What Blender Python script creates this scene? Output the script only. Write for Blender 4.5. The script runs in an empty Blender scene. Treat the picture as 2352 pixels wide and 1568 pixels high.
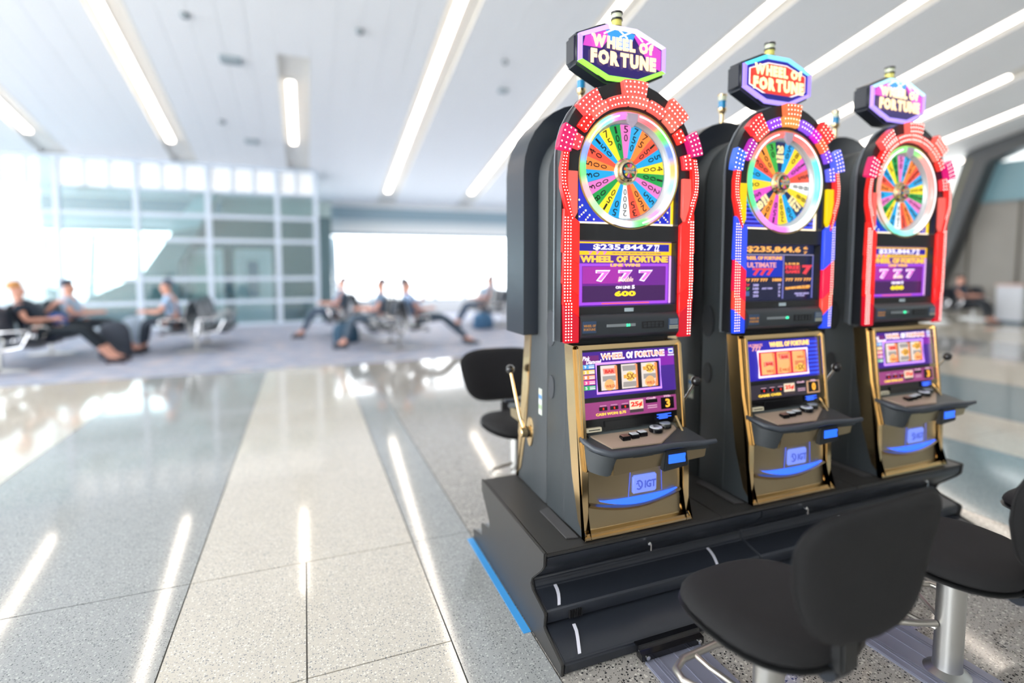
import bpy, bmesh, math, random
from mathutils import Matrix, Vector
random.seed(7)
sc = bpy.context.scene
C = sc.collection
R = math.radians
PI = math.pi

# ------------------------------------------------------------------ camera, world, exposure
cam_d = bpy.data.cameras.new('camera'); cam = bpy.data.objects.new('camera', cam_d); C.objects.link(cam)
cam.location = (0, 0, 1.55); cam.rotation_euler = (R(86), 0, R(-21.3))
cam_d.sensor_width = 36; cam_d.lens = 18.674; cam_d.shift_y = -0.037
cam_d.clip_start = .05; cam_d.clip_end = 400
cam_d.dof.use_dof = True; cam_d.dof.focus_distance = 2.08; cam_d.dof.aperture_fstop = 0.50
sc.camera = cam
w = bpy.data.worlds.new('world'); sc.world = w; w.use_nodes = True
bgn = w.node_tree.nodes['Background']; bgn.inputs[0].default_value = (.93, .965, 1, 1); bgn.inputs[1].default_value = 6.4
sc.view_settings.view_transform = 'Standard'; sc.view_settings.look = 'None'
sc.view_settings.gamma = 1; sc.view_settings.use_curve_mapping = False
sc.view_settings.exposure = 0.33

# ------------------------------------------------------------------ materials
def lin(c): return tuple(((v/12.92) if v <= .04045 else ((v+.055)/1.055)**2.4) for v in c)
def hx(s): return lin(tuple(int(s[i:i+2], 16)/255 for i in (0, 2, 4)))
MATS = {}
def mat(name, col, rough=.5, metal=0, emit=0, ecol=None, bump=0, bscale=200, coat=0, vary=0, spec=.5, alpha=None, trans=0):
    if name in MATS: return MATS[name]
    m = bpy.data.materials.new(name); m.use_nodes = True; MATS[name] = m
    nt = m.node_tree; b = nt.nodes['Principled BSDF']
    c = hx(col) if isinstance(col, str) else col
    b.inputs['Base Color'].default_value = (*c, 1); b.inputs['Roughness'].default_value = rough
    b.inputs['Metallic'].default_value = metal; b.inputs['Specular IOR Level'].default_value = spec
    b.inputs['Coat Weight'].default_value = coat; b.inputs['Transmission Weight'].default_value = trans
    if emit:
        e = hx(ecol) if ecol else c
        b.inputs['Emission Color'].default_value = (*e, 1); b.inputs['Emission Strength'].default_value = emit
    if bump or vary:
        tc = nt.nodes.new('ShaderNodeTexCoord'); n = nt.nodes.new('ShaderNodeTexNoise'); n.inputs['Scale'].default_value = bscale
        n.inputs['Detail'].default_value = 3
        nt.links.new(tc.outputs['Object'], n.inputs['Vector'])
        if bump:
            bp = nt.nodes.new('ShaderNodeBump'); bp.inputs['Strength'].default_value = bump; bp.inputs['Distance'].default_value = .002
            nt.links.new(n.outputs['Fac'], bp.inputs['Height']); nt.links.new(bp.outputs['Normal'], b.inputs['Normal'])
        if vary:
            mx = nt.nodes.new('ShaderNodeMix'); mx.data_type = 'RGBA'
            mx.inputs[6].default_value = (*[v*(1-vary) for v in c], 1); mx.inputs[7].default_value = (*[min(1, v*(1+vary)) for v in c], 1)
            nt.links.new(n.outputs['Fac'], mx.inputs[0]); nt.links.new(mx.outputs[2], b.inputs['Base Color'])
    return m
def glow(name, col, s=1.0, base=None):
    return mat(name, tuple(v*.12 for v in hx(base or col)), .25, emit=s, ecol=col)

def terrazzo(name, base, chips, light, rough=.075, scale=85):
    m = bpy.data.materials.new(name); m.use_nodes = True; nt = m.node_tree; b = nt.nodes['Principled BSDF']
    N = nt.nodes.new; L = nt.links.new
    tc = N('ShaderNodeTexCoord')
    def chip(scale, thr, seedoff):
        mp = N('ShaderNodeMapping'); mp.inputs['Location'].default_value = (seedoff, seedoff*2, 0); L(tc.outputs['Object'], mp.inputs[0])
        ns = N('ShaderNodeTexNoise'); ns.inputs['Scale'].default_value = scale*.8; L(mp.outputs[0], ns.inputs['Vector'])
        ad = N('ShaderNodeMix'); ad.data_type = 'RGBA'; ad.inputs[0].default_value = .012; L(mp.outputs[0], ad.inputs[6]); L(ns.outputs['Color'], ad.inputs[7])
        v = N('ShaderNodeTexVoronoi'); v.inputs['Scale'].default_value = scale; L(ad.outputs[2], v.inputs['Vector'])
        r = N('ShaderNodeValToRGB'); r.color_ramp.elements[0].position = thr; r.color_ramp.elements[0].color = (1, 1, 1, 1)
        r.color_ramp.elements[1].position = thr+.06; r.color_ramp.elements[1].color = (0, 0, 0, 1)
        L(v.outputs['Distance'], r.inputs[0]);
        # only some of the cells carry a chip
        sp = N('ShaderNodeSeparateColor'); L(v.outputs['Color'], sp.inputs[0])
        gt = N('ShaderNodeMath'); gt.operation = 'GREATER_THAN'; gt.inputs[1].default_value = .45; L(sp.outputs[0], gt.inputs[0])
        mu = N('ShaderNodeMath'); mu.operation = 'MULTIPLY'; L(r.outputs[0], mu.inputs[0]); L(gt.outputs[0], mu.inputs[1])
        return mu.outputs[0]
    def mixc(fac, a, c):
        x = N('ShaderNodeMix'); x.data_type = 'RGBA'; L(fac, x.inputs[0])
        if isinstance(a, tuple): x.inputs[6].default_value = (*a, 1)
        else: L(a, x.inputs[6])
        x.inputs[7].default_value = (*c, 1); return x.outputs[2]
    n = N('ShaderNodeTexNoise'); n.inputs['Scale'].default_value = 3; L(tc.outputs['Object'], n.inputs['Vector'])
    c = mixc(n.outputs['Fac'], hx(base), tuple(v*.9 for v in hx(base)))
    c = mixc(chip(scale, .30, 3.1), c, hx(light))
    c = mixc(chip(scale*1.15, .26, 9.7), c, hx(chips))
    c = mixc(chip(scale*2.1, .25, 5.3), c, tuple(v*1.25 for v in hx(chips)))
    L(c, b.inputs['Base Color']); b.inputs['Roughness'].default_value = rough; b.inputs['Specular IOR Level'].default_value = .85
    return m

M_black = mat('cabinet_black', '373c3f', .42, bump=.25, bscale=900)
M_blackg = mat('gloss_black', '121316', .18, coat=.3)
M_shell = mat('shell_black', '232932', .3, bump=.1, bscale=500)
M_shell2 = mat('grey_edge', '868d93', .35, metal=.2)
M_ped = mat('pedestal_black', '333231', .36, bump=.2, bscale=700)
M_step = mat('step_black', '2a2e36', .33, bump=.15, bscale=600)
M_gold = mat('polished_gold', (.80, .59, .32), .17, 1)
M_satin = mat('satin_gold', (.46, .37, .23), .36, 1, bump=.1, bscale=1500)
M_tan = mat('deck_tan', 'a89684', .3)
M_chrome = mat('chrome', (.8, .8, .82), .12, 1)
M_alu = mat('brushed_aluminium', (.60, .60, .58), .36, 1, bump=.1, bscale=300)
M_fab = mat('black_fabric', '111113', .85, bump=.5, bscale=1400)
M_edge = mat('seat_shell', '202122', .45)
M_white = mat('white_paint', 'e9edf0', .5)
M_cream = mat('cream_plastic', 'd9d2b8', .4)
M_ceil = mat('ceiling_panel', 'f2f5f8', .55)
M_ceild = mat('ceiling_recess', 'e6e5e0', .6)
M_lamp = glow('lamp_diffuser', 'fff1e2', 9)
M_frame = mat('window_frame', 'c9d6e4', .4)
M_beam = mat('beam_bluegrey', '8ea6b4', .5)
M_teal = mat('teal_panel', '6f949f', .3)
M_strut = mat('strut_panel', '8ba0a3', .4, vary=.08, bscale=1.5)
M_rubber = mat('rubber', '1a1a1c', .6)
M_plate = mat('floor_plate', '8d90a2', .42, metal=.4)
M_tape = mat('blue_tape', '3f9be0', .5)
M_bluegl = glow('blue_glow', '2f63ff', 1.6)
M_bluepl = glow('blue_badge', '7f96ff', .85)
M_led = glow('led_white', 'fff0e8', 3.0)
M_hub = mat('hub_gold', (.8, .64, .40), .12, 1)

def thin_glass(name, tint, refl=.12):
    m = bpy.data.materials.new(name); m.use_nodes = True; nt = m.node_tree; nt.nodes.clear()
    o = nt.nodes.new('ShaderNodeOutputMaterial'); mx = nt.nodes.new('ShaderNodeMixShader')
    t = nt.nodes.new('ShaderNodeBsdfTransparent'); t.inputs[0].default_value = (*hx(tint), 1)
    g = nt.nodes.new('ShaderNodeBsdfGlossy'); g.inputs['Roughness'].default_value = .02
    mx.inputs[0].default_value = refl
    nt.links.new(t.outputs[0], mx.inputs[1]); nt.links.new(g.outputs[0], mx.inputs[2]); nt.links.new(mx.outputs[0], o.inputs[0]); return m
M_glass = thin_glass('window_glass', 'ffffff', .06)
M_glass2 = thin_glass('partition_glass', 'e2f0f2', .14)
def reflection_paint():
    m = mat('frosted_transom', 'fbfdff', .35)  # opaque white standing in for a reflection in the partition glass
    return m
M_reflection = reflection_paint()

# ------------------------------------------------------------------ mesh builder
class G:
    def __init__(s, M=None): s.v = []; s.f = []; s.M = M or Matrix()
    def add(s, v, f):
        k = len(s.v); s.v += [tuple(s.M @ Vector(p)) for p in v]; s.f += [tuple(i+k for i in q) for q in f]; return s
    def box(s, x0, x1, y0, y1, z0, z1):
        return s.add([(x, y, z) for x in (x0, x1) for y in (y0, y1) for z in (z0, z1)],
                     [(0, 1, 3, 2), (4, 6, 7, 5), (0, 4, 5, 1), (2, 3, 7, 6), (0, 2, 6, 4), (1, 5, 7, 3)])
    def prism(s, poly, axis, a, b):
        n = len(poly)
        def P(p, t): return (t, p[0], p[1]) if axis == 'x' else ((p[0], t, p[1]) if axis == 'y' else (p[0], p[1], t))
        return s.add([P(p, a) for p in poly]+[P(p, b) for p in poly],
                     [tuple(range(n))[::-1], tuple(range(n, 2*n))]+[(i, (i+1) % n, (i+1) % n+n, i+n) for i in range(n)])
    def rings(s, rs, closed=True, cap=True):
        n = len(rs[0]); v = [p for r in rs for p in r]; f = []
        for j in range(len(rs)-1):
            for i in range(n if closed else n-1):
                f.append((j*n+i, j*n+(i+1) % n, (j+1)*n+(i+1) % n, (j+1)*n+i))
        if cap: f.append(tuple(range(n))[::-1]); f.append(tuple(range((len(rs)-1)*n, len(rs)*n)))
        return s.add(v, f)
    def lathe(s, prof, n=20, c=(0, 0, 0), axis='z'):
        rs = []
        for r, h in prof:
            q = []
            for i in range(n):
                a = 2*PI*i/n; x, y = r*math.cos(a), r*math.sin(a)
                q.append({'z': (c[0]+x, c[1]+y, c[2]+h), 'y': (c[0]+x, c[1]+h, c[2]+y), 'x': (c[0]+h, c[1]+x, c[2]+y)}[axis])
            rs.append(q)
        return s.rings(rs)
    def tube(s, path, r, n=10, closed=False, flat=1):
        P = [Vector(p) for p in path]; rs = []; m = len(P); up = Vector((0, 0, 1)); prev = None
        for i, p in enumerate(P):
            if closed: t = P[(i+1) % m]-P[i-1]
            else: t = P[min(i+1, m-1)]-P[max(i-1, 0)]
            t.normalize(); u = up if abs(t.z) < .95 else Vector((0, 1, 0))
            if prev is not None: u = prev
            a = t.cross(u).normalized(); b = a.cross(t).normalized(); prev = b
            rr = r[i] if isinstance(r, (list, tuple)) else r
            rs.append([tuple(p+a*(rr*math.cos(2*PI*k/n))+b*(rr*flat*math.sin(2*PI*k/n))) for k in range(n)])
        if closed: rs.append(rs[0]); return s.rings(rs, cap=False)
        return s.rings(rs)
    def arc(s, cx, cz, r0, r1, a0, a1, y0, y1, n=5):
        ai = [R(a0+(a1-a0)*i/n) for i in range(n+1)]
        po = [(cx+r1*math.sin(a), cz+r1*math.cos(a)) for a in ai]+[(cx+r0*math.sin(a), cz+r0*math.cos(a)) for a in ai[::-1]]
        return s.prism(po, 'y', y0, y1)
    def dot(s, x, y, z, r, n=6):
        return s.add([(x+r*math.cos(2*PI*i/n), y, z+r*math.sin(2*PI*i/n)) for i in range(n)]+[(x, y-r*.6, z)], [((i+1) % n, i, n) for i in range(n)])
    def rect(s, x0, x1, z0, z1, y, t=.0015): return s.box(x0, x1, y-t, y+t*.2, z0, z1)
    def mesh(s, name, smooth=False, bevel=0, seg=2):
        me = bpy.data.meshes.new(name); me.from_pydata(s.v, [], s.f)
        bm = bmesh.new(); bm.from_mesh(me); bmesh.ops.recalc_face_normals(bm, faces=bm.faces)
        if bevel:
            es = [e for e in bm.edges if len(e.link_faces) == 2 and e.calc_face_angle(0) > R(35)]
            bmesh.ops.bevel(bm, geom=es, offset=bevel, segments=seg, affect='EDGES', clamp_overlap=True)
        bm.to_mesh(me); bm.free()
        if smooth or bevel:
            me.shade_smooth(); 
            me.set_sharp_from_angle(angle=R(38))
        return me
    def build(s, name, m, parent=None, smooth=False, bevel=0, seg=2, kind=None):
        o = bpy.data.objects.new(name, s.mesh(name, smooth, bevel, seg)); o.data.materials.append(m); C.objects.link(o)
        if parent: o.parent = parent
        if kind: o['kind'] = kind
        return o

def empty(name, loc, label, cat, group=None, rz=0):
    o = bpy.data.objects.new(name, None); o.empty_display_size = .1; C.objects.link(o); o.location = loc; o.rotation_euler = (0, 0, rz)
    return tag(o, label, cat, group)
def tag(o, label, cat, group=None):
    o['label'] = label; o['category'] = cat
    if group: o['group'] = group
    return o
def struct(o): o['kind'] = 'structure'; return o
def copy_tree(o, parent=None):
    c = o.copy(); C.objects.link(c)
    if parent: c.parent = parent
    for ch in list(o.children): copy_tree(ch, c)
    return c
def dup(o, loc, label, rz=None):
    c = copy_tree(o); c.location = loc; c['label'] = label
    if rz is not None: c.rotation_euler = (0, 0, rz)
    return c

def letters(parent, name, s, x, z, y, width, height, m, bold=.03, gap=.10, depth=.002, rot=0):
    ws = [glyphs(c, bold)[2] for c in s]; hh = max(glyphs(c, bold)[3] for c in s); tot = sum(ws)+gap*(len(s)-1); k = width/tot; cx = x-width/2
    for c, w_ in zip(s, ws):
        g = G(); text(g, c, cx+w_*k/2, z, y, w_*k, height*glyphs(c, bold)[3]/hh, bold, depth=depth); g.build(name, m, parent); cx += (w_+gap)*k
_tc = {}
def glyphs(text, bold=.0, ext=.02, shear=0):
    """vertices (x, z) and faces of a line of lettering of size 1"""
    k = (text, bold, ext, shear)
    if k in _tc: return _tc[k]
    cu = bpy.data.curves.new('t', 'FONT'); cu.body = text; cu.size = 1; cu.offset = bold; cu.extrude = ext; cu.shear = shear
    cu.resolution_u = 2; cu.align_x = 'CENTER'; cu.align_y = 'CENTER'
    ob = bpy.data.objects.new('t', cu); me = bpy.data.meshes.new_from_object(ob)
    v = [tuple(p.co) for p in me.vertices]; f = [tuple(p.vertices) for p in me.polygons]
    # centre on its own box
    xs = [p[0] for p in v]; ys = [p[1] for p in v]; cx = (min(xs)+max(xs))/2; cy = (min(ys)+max(ys))/2
    v = [(p[0]-cx, p[1]-cy, p[2]) for p in v]; wd = max(xs)-min(xs); ht = max(ys)-min(ys)
    bpy.data.objects.remove(ob); bpy.data.curves.remove(cu); bpy.data.meshes.remove(me)
    _tc[k] = (v, f, wd, ht); return _tc[k]
def text(g, s, x, z, y, width, height, bold=.02, shear=0, rot=0, depth=.002):
    """lettering fitted to width x height, facing -y"""
    v, f, wd, ht = glyphs(s, bold, .02, shear); ca, sa = math.cos(rot), math.sin(rot); out = []
    for p in v:
        a, b = p[0]*width/wd, p[1]*height/ht
        out.append((x+a*ca-b*sa, y-depth*(p[2]/.02*.5+.5), z+a*sa+b*ca))
    g.add(out, f)

def color_ring(name, cx, cz, y, rad, tube, cols, parent, n=66, k=8, es=1.0):
    """glowing tube whose colours run round it"""
    g = G(); pts = [(cx+rad*math.sin(2*PI*i/n), y, cz+rad*math.cos(2*PI*i/n)) for i in range(n)]
    g.tube(pts, tube, k, closed=True)
    m = MATS.get('ring_glow')
    if not m:
        m = bpy.data.materials.new('ring_glow'); MATS['ring_glow'] = m; m.use_nodes = True; b = m.node_tree.nodes['Principled BSDF']
        at = m.node_tree.nodes.new('ShaderNodeAttribute'); at.attribute_name = 'Col'
        m.node_tree.links.new(at.outputs['Color'], b.inputs['Emission Color']); b.inputs['Emission Strength'].default_value = es
        b.inputs['Base Color'].default_value = (.1, .1, .1, 1); b.inputs['Roughness'].default_value = .15
    o = g.build(name, m, parent, smooth=True); me = o.data
    ca = me.color_attributes.new('Col', 'FLOAT_COLOR', 'POINT')
    for i, v in enumerate(me.vertices):
        a = (math.atan2(v.co.x-cx, v.co.z-cz) % (2*PI))/(2*PI)*len(cols); j = int(a) % len(cols); t = max(0, min(1, (a-int(a)-.6)/.4))
        c0, c1 = hx(cols[j]), hx(cols[(j+1) % len(cols)]); ca.data[i].color = (*[c0[q]*(1-t)+c1[q]*t for q in range(3)], 1)
    return o

# ================================================================== THE SETTING
def cz(y): return 7.64-.235*y
class S(G):
    """builder that follows the sloping ceiling"""
    def sbox(s, x0, x1, y0, y1, d0, d1):
        return s.add([(x, y, cz(y)+d) for x in (x0, x1) for y in (y0, y1) for d in (d0, d1)],
                     [(0, 1, 3, 2), (4, 6, 7, 5), (0, 4, 5, 1), (2, 3, 7, 6), (0, 2, 6, 4), (1, 5, 7, 3)])
# floor of terrazzo bands running away from the camera
T_beige = terrazzo('terrazzo_beige', 'd2ccc0', '8b8c8e', 'e8e4da')
T_grey = terrazzo('terrazzo_grey', 'a3a6a6', '65696c', 'bcbebd')
T_speck = terrazzo('terrazzo_speckled', 'aaa6a0', '26282c', 'd0ccc4', scale=62)
T_blue = terrazzo('terrazzo_bluegrey', '8fa0a8', '5a676e', 'a8b4b9')
floor = G().box(-14, 34, -8, 17.6, -.2, -.012).build('floor', mat('floor_screed', '8c8a86', .8)); struct(floor)
bands = [(-14, -9.2, T_beige), (-9.2, -4.6, T_grey), (-4.6, -2.06, T_beige), (-2.06, -.56, T_grey), (-.56, .53, T_beige), (.53, .86, T_grey),
         (.86, 3.9, T_speck), (3.9, 5.4, T_blue), (5.4, 6.6, T_beige), (6.6, 8.6, T_blue), (8.6, 10.7, T_beige), (10.7, 13.2, T_grey), (13.2, 34, T_beige)]
for a, b, m in bands:
    ys = [-8, 1.55, 2.9, 8.7] if -2 < a < .8 else [-8, 2.9, 8.7]
    xs = [a, -.03, b] if a == -.56 else [a, b]
    for i in range(len(xs)-1):
        yy = ys if len(xs) != 3 else [-8, 2.05, 2.90]
        for j in range(len(yy)-1):
            G().box(xs[i]+.003, xs[i+1]-.003, yy[j]+.003, yy[j+1]-.003, -.02, 0).build('terrazzo_panel', m, floor)
    if len(xs) == 3: G().box(a+.003, b-.003, 2.903, 8.697, -.02, 0).build('terrazzo_panel', m, floor)
    if b > 14: G().box(xs[0], 34, 8.7, 17.6, -.02, 0).build('terrazzo_panel', m, floor)
def carpet_mat():
    m = bpy.data.materials.new('carpet'); m.use_nodes = True; nt = m.node_tree; b = nt.nodes['Principled BSDF']
    tc = nt.nodes.new('ShaderNodeTexCoord'); mp = nt.nodes.new('ShaderNodeMapping'); mp.inputs['Scale'].default_value = (1.2, 5, 1)
    n = nt.nodes.new('ShaderNodeTexNoise'); n.inputs['Scale'].default_value = 2.4; n.inputs['Detail'].default_value = 5
    r = nt.nodes.new('ShaderNodeValToRGB'); e = r.color_ramp.elements
    e[0].position = .36; e[0].color = (*hx('7d86a0'), 1); e[1].position = .66; e[1].color = (*hx('c4b6b4'), 1)
    x = e.new(.5); x.color = (*hx('9ba5b8'), 1)
    nt.links.new(tc.outputs['Object'], mp.inputs[0]); nt.links.new(mp.outputs[0], n.inputs['Vector']); nt.links.new(n.outputs['Fac'], r.inputs[0])
    nt.links.new(r.outputs[0], b.inputs['Base Color']); b.inputs['Roughness'].default_value = .8; return m
carpet = G().box(-14, 13.8, 8.7, 17.4, -.012, .008).build('carpet', carpet_mat(), floor)

# ceiling: deck, panels, light channels
xc = [-12.91+2.55*i for i in range(15)]           # centres of the light channels
deck = S().sbox(-14, 26, -8, 17.5, .2, .3).build('ceiling', M_ceild); struct(deck)
ysegs = [-8, -1.6, 4.75, 11.1, 17.4]
pm = {}
for i in range(len(xc)-1):
    x0 = xc[i]+.34; wd = (xc[i+1]-.2-x0)/5
    for k in range(5):
        for j in range(4):
            if j not in pm: pm[j] = S().sbox(.0025, wd-.0025, ysegs[j]+.004, ysegs[j+1]-.004, 0, .03).mesh('ceiling_panel')
            if not pm[j].materials: pm[j].materials.append(M_ceil)
            o = bpy.data.objects.new('ceiling_panel', pm[j]); C.objects.link(o); o.location = (x0+k*wd, 0, 0); o.parent = deck
runs = {-5.26: (2, 14.1, 15.1), -2.71: (2, 14.06, 15.1), -.16: (11.14, 13.69, 15.1), 2.39: (2, 16.4, 17.3), 4.94: (1, 16.2, 17.3), 7.49: (0, 15.5, 17.3),
        10.04: (0, 15.5, 17.3), 12.59: (-1, 15, 17.3), 15.14: (7.5, 15, 17.3), 17.69: (-1, 14, 17.3), 20.24: (-1, 14, 17.3), -7.81: (-1, 14, 15.1), -10.36: (-1, 14, 15.1)}
desc = {-5.26: 'long lit ceiling strip at the far left above the glass partition', -2.71: 'long lit ceiling strip ending short of the glass partition, second from the left',
        -.16: 'short lit ceiling strip in a wide recess in front of the glass partition', 2.39: 'long lit ceiling strip running to the windows right of the glass partition',
        4.94: 'lit ceiling strip passing behind the leftmost hexagonal topper', 7.49: 'lit ceiling strip between the left and middle hexagonal toppers',
        10.04: 'lit ceiling strip reaching the beacon of the middle slot machine', 12.59: 'lit ceiling strip running out to the top right corner',
        15.14: 'lit ceiling strip ending above the right slot machine', 17.69: 'lowest lit ceiling strip at the right edge above the slanted strut',
        20.24: 'ceiling strip over the seating on the right', -7.81: 'ceiling strip left of the view', -10.36: 'ceiling strip furthest left, out of view'}
for c in xc[:-1]:
    c = round(c, 2); a, b, e = runs.get(c, (0, 14, 15.1))
    near = -8 if c != -.16 else 10.3
    if c == -.16: # panel closes the rest of this channel
        S().sbox(c-.2, c+.34, -8, 10.3, 0, .03).build('ceiling_panel', M_ceil, deck)
    t = tag(empty('ceiling_light', (c, (a+b)/2, cz((a+b)/2)), '', ''), desc.get(c, 'ceiling strip out of view'), 'ceiling light', 'linear ceiling lights')
    if c in (-12.91, -10.36, -7.81, 20.24):     # unseen lit ceiling strips beyond the frame, still emitting
        for k_ in ('label', 'category', 'group'): del t[k_]
        t.name = 'trim_%d' % (10+int(c+14)//2); t['kind'] = 'structure'
    inv = Matrix.Translation((-c, -(a+b)/2, -cz((a+b)/2)))
    g = S(inv); g.sbox(c-.2, c-.19, near, 17.3, -.004, .18); g.sbox(c+.33, c+.34, near, 17.3, -.004, .18); g.sbox(c-.19, c+.33, near, 17.3, .06, .07)
    g.build('recess_trim', M_ceild, t)
    S(inv).sbox(c-.08, c+.08, a-.03, b+.03, .02, .059).build('lamp_housing', M_white, t)
    S(inv).sbox(c-.065, c+.065, a, b, -.012, .02).build('diffuser', M_lamp, t)
# small ceiling fixtures
def fixture(x, y, r, kind, label):
    if kind == 'disc':
        g = G().lathe([(r, 0), (r, -.02), (r*.7, -.05), (r*.2, -.06)], 16); nm, cat, m = 'smoke_detector', 'smoke detector', mat('grey_plastic', '8d979d', .5)
    else:
        g = G().box(-r, r, -r*.6, r*.6, -.03, 0)
        for q in range(5): g.box(-r*.9, r*.9, -r*.5+q*r*.24, -r*.5+q*r*.24+.03, -.045, -.03)
        nm, cat, m = 'ceiling_vent', 'vent', mat('vent_grey', 'a9b6bd', .5)
    o = g.build(nm, m); o.location = (x, y, cz(y)-.004); o.rotation_euler = (math.atan(-.235), 0, 0); tag(o, label, cat)
fixture(-1.6, 9.62, .07, 'disc', 'grey round detector on the ceiling right of the second light strip near the top edge')
fixture(.95, 9.37, .07, 'disc', 'grey round detector on the ceiling left of the long strip near the top')
fixture(-1.1, 10.62, .17, 'vent', 'larger rectangular grey ceiling vent left of the short light strip')
fixture(-1.55, 12.9, .07, 'disc', 'small round ceiling detector between the second strip and the short strip')
fixture(-1.05, 13.7, .14, 'vent', 'smaller ceiling vent just above the glass partition')
fixture(3.6, 9.6, .06, 'disc', 'small round detector between the long strip and the left slot machine topper')
fixture(3.9, 10.5, .1, 'vent', 'faint pale vent on the ceiling left of the left slot machine topper')

# far wall of windows, glass leaning outward
wf = G(); wf.box(-14, 18.8, 17.4, 17.6, 0, .44); wall = wf.build('wall_far', M_white); struct(wall)
G().box(-14, 18.8, 17.36, 17.62, 3.02, 3.40).build('beam', M_beam, wall)
G().box(-14, 18.8, 17.40, 17.6, 2.80, 3.02).build('bulkhead', mat('bulkhead', 'c8d4da', .5), wall)
G().box(-14, 18.8, 17.38, 17.6, 2.60, 2.80).build('head_band', M_white, wall)
G().box(-14, 18.8, 17.40, 17.6, 3.40, 3.75).build('top_band', M_white, wall)
G().box(-14, 18.8, 17.36, 17.46, 2.50, 2.60).build('head_rail', M_beam, wall)
x = -13.8; k = 1
while x < 18.5:
    g = G(); g.prism([(17.44, .44), (17.52, .44), (18.02, 2.5), (17.94, 2.5)], 'x', x-.075, x+.075)
    g.box(x, x+1.05, 17.46, 17.54, .44, .5); wn = g.build('window_%d' % k, mat('far_mullion', 'b4c2cb', .5)); struct(wn)
    G().add([(x+.05, 17.5, .5), (x+1.0, 17.5, .5), (x+1.0, 17.98, 2.5), (x+.05, 17.98, 2.5)], [(0, 1, 2, 3)]).build('pane', M_glass, wn)
    x += 1.05; k += 1
# apron and pale ground outside the windows
struct(G().box(-80, 90, 17.8, 160, -3.2, -3).build('floor_apron', mat('apron', 'c9ccce', .9)))

struct(G().box(-14, 20.4, -8.3, -8, 0, 9.6).build('wall_back', mat('back_wall', 'd8d6d2', .6)))  # unseen wall, added to darken the machine fronts and near floor
# glass partition on the left
PY = 15.2
gp = G(); xs = [-8.3, -6.75, -5.23, -3.70, -2.19, -.62, .32]; zs = [.06, .66, 1.24, 2.2, 2.8, 4.05]
for q in xs: gp.box(q-.06, q+.06, PY-.06, PY+.06, 0, 4.03)
glz = gp.build('wall_glass', M_frame); struct(glz)
for z in zs:
    G().box(-8.3, .32, PY-.05, PY+.05, z-.05, z+.04).build('rail', M_frame, glz)
for i in range(len(xs)-1):
    for j in range(len(zs)-1):
        if j == 4: continue
        G().box(xs[i]+.06, xs[i+1]-.06, PY-.008, PY+.008, zs[j]+.04, zs[j+1]-.05).build('pane', M_glass2, glz)
    n = 3 if i < 5 else 2
    for q in range(n):
        a = xs[i]+.06+(xs[i+1]-xs[i]-.12)*q/n; b = xs[i]+.06+(xs[i+1]-xs[i]-.12)*(q+1)/n
        G().box(a, b, PY-.008, PY+.008, 3.42, 4.0).build('transom_pane', M_reflection if i > 1 else M_glass2, glz)  # white panes paint reflected windows into the partition
        if q: G().box(a-.03, a+.03, PY-.04, PY+.04, 3.42, 4.0).build('transom_bar', M_frame, glz)  # bars of the reflected windows, built as solid pieces
    G().box(xs[i]+.06, xs[i+1]-.06, PY-.008, PY+.008, 2.84, 3.4).build('pane', M_glass2, glz)
G().box(-3.7, .32, PY-.04, PY+.04, 3.38, 3.44).build('rail', M_frame, glz)
struct(G().box(-14.1, -13.9, 12, 17.6, 0, 4.9).build('wall_left', mat('left_wall', 'c8d2d6', .6)))
# room behind the glass: slanted leg, grey wall with two white doors
leg = G().prism([(-5.35, .35), (-5.0, .75), (-3.8, 1.35), (-2.8, 2.9), (-2.45, 3.45), (-2.02, 3.45), (-2.25, 2.9), (-3.0, 1.6), (-3.0, 0), (-5.3, 0)], 'y', 15.75, 16.15).build('wall_slanted', M_strut); struct(leg)
G().prism([(-3.2, 2.42), (-2.45, 3.45), (-2.02, 3.45), (-2.5, 2.55)], 'y', 15.7, 15.76).build('lit_soffit', mat('soffit', 'cfe4ea', .4), leg)  # paler panel at the top of the slanted leg
bk = G(); bk.box(-3.0, .75, 16.2, 16.35, 0, 2.95); o = bk.build('wall_room', mat('room_wall', '6c8288', .4)); struct(o)
struct(G().box(-2.0, .75, 16.1, 16.2, 2.95, 3.4).build('trim_1', mat('room_top', 'b9c9c8', .4)))
for i, (a, b) in enumerate(((-2.98, -2.02), (-1.75, -.82))):
    g = G(); g.box(a, a+.14, 16.08, 16.2, 0, 2.02); g.box(b-.14, b, 16.08, 16.2, 0, 2.02); g.box(a+.14, b-.14, 16.08, 16.2, 1.86, 2.02); g.box(a+.14, b-.14, 16.08, 16.2, 0, .5)
    d = g.build('door_%d' % (i+1), M_white); struct(d)
    G().box(a+.14, b-.14, 16.12, 16.2, .5, 1.86).build('door_light', mat('door_view%d' % i, ('b5c8c4', 'dfe6ea')[i], .3), d)
    if i: 
        G().box(a+.16, b-.2, 16.10, 16.119, .34, .47).build('notice', mat('notice_tan', 'c9bfa8', .6), d)
        G().box(a+.30, b-.36, 16.10, 16.119, .72, 1.7).build('poster', mat('poster_blue', '6f8aa0', .5), d)
    else: G().box(a+.3, b-.3, 16.10, 16.119, .7, 1.6).build('poster', mat('poster_green', '9dbfb6', .5), d)
# low sloped roofs seen on the far left through the glass
o = G().prism([(-9.5, .0), (-9.5, 2.3), (-7.8, 1.9), (-5.5, .95), (-5.5, 0)], 'y', 16.0, 16.6).build('wall_kiosk', mat('kiosk_teal', 'a8c4cc', .4)); struct(o)
G().box(-7.3, -5.7, 15.9, 16.0, .3, .85).build('white_panel', M_white, o)

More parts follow.
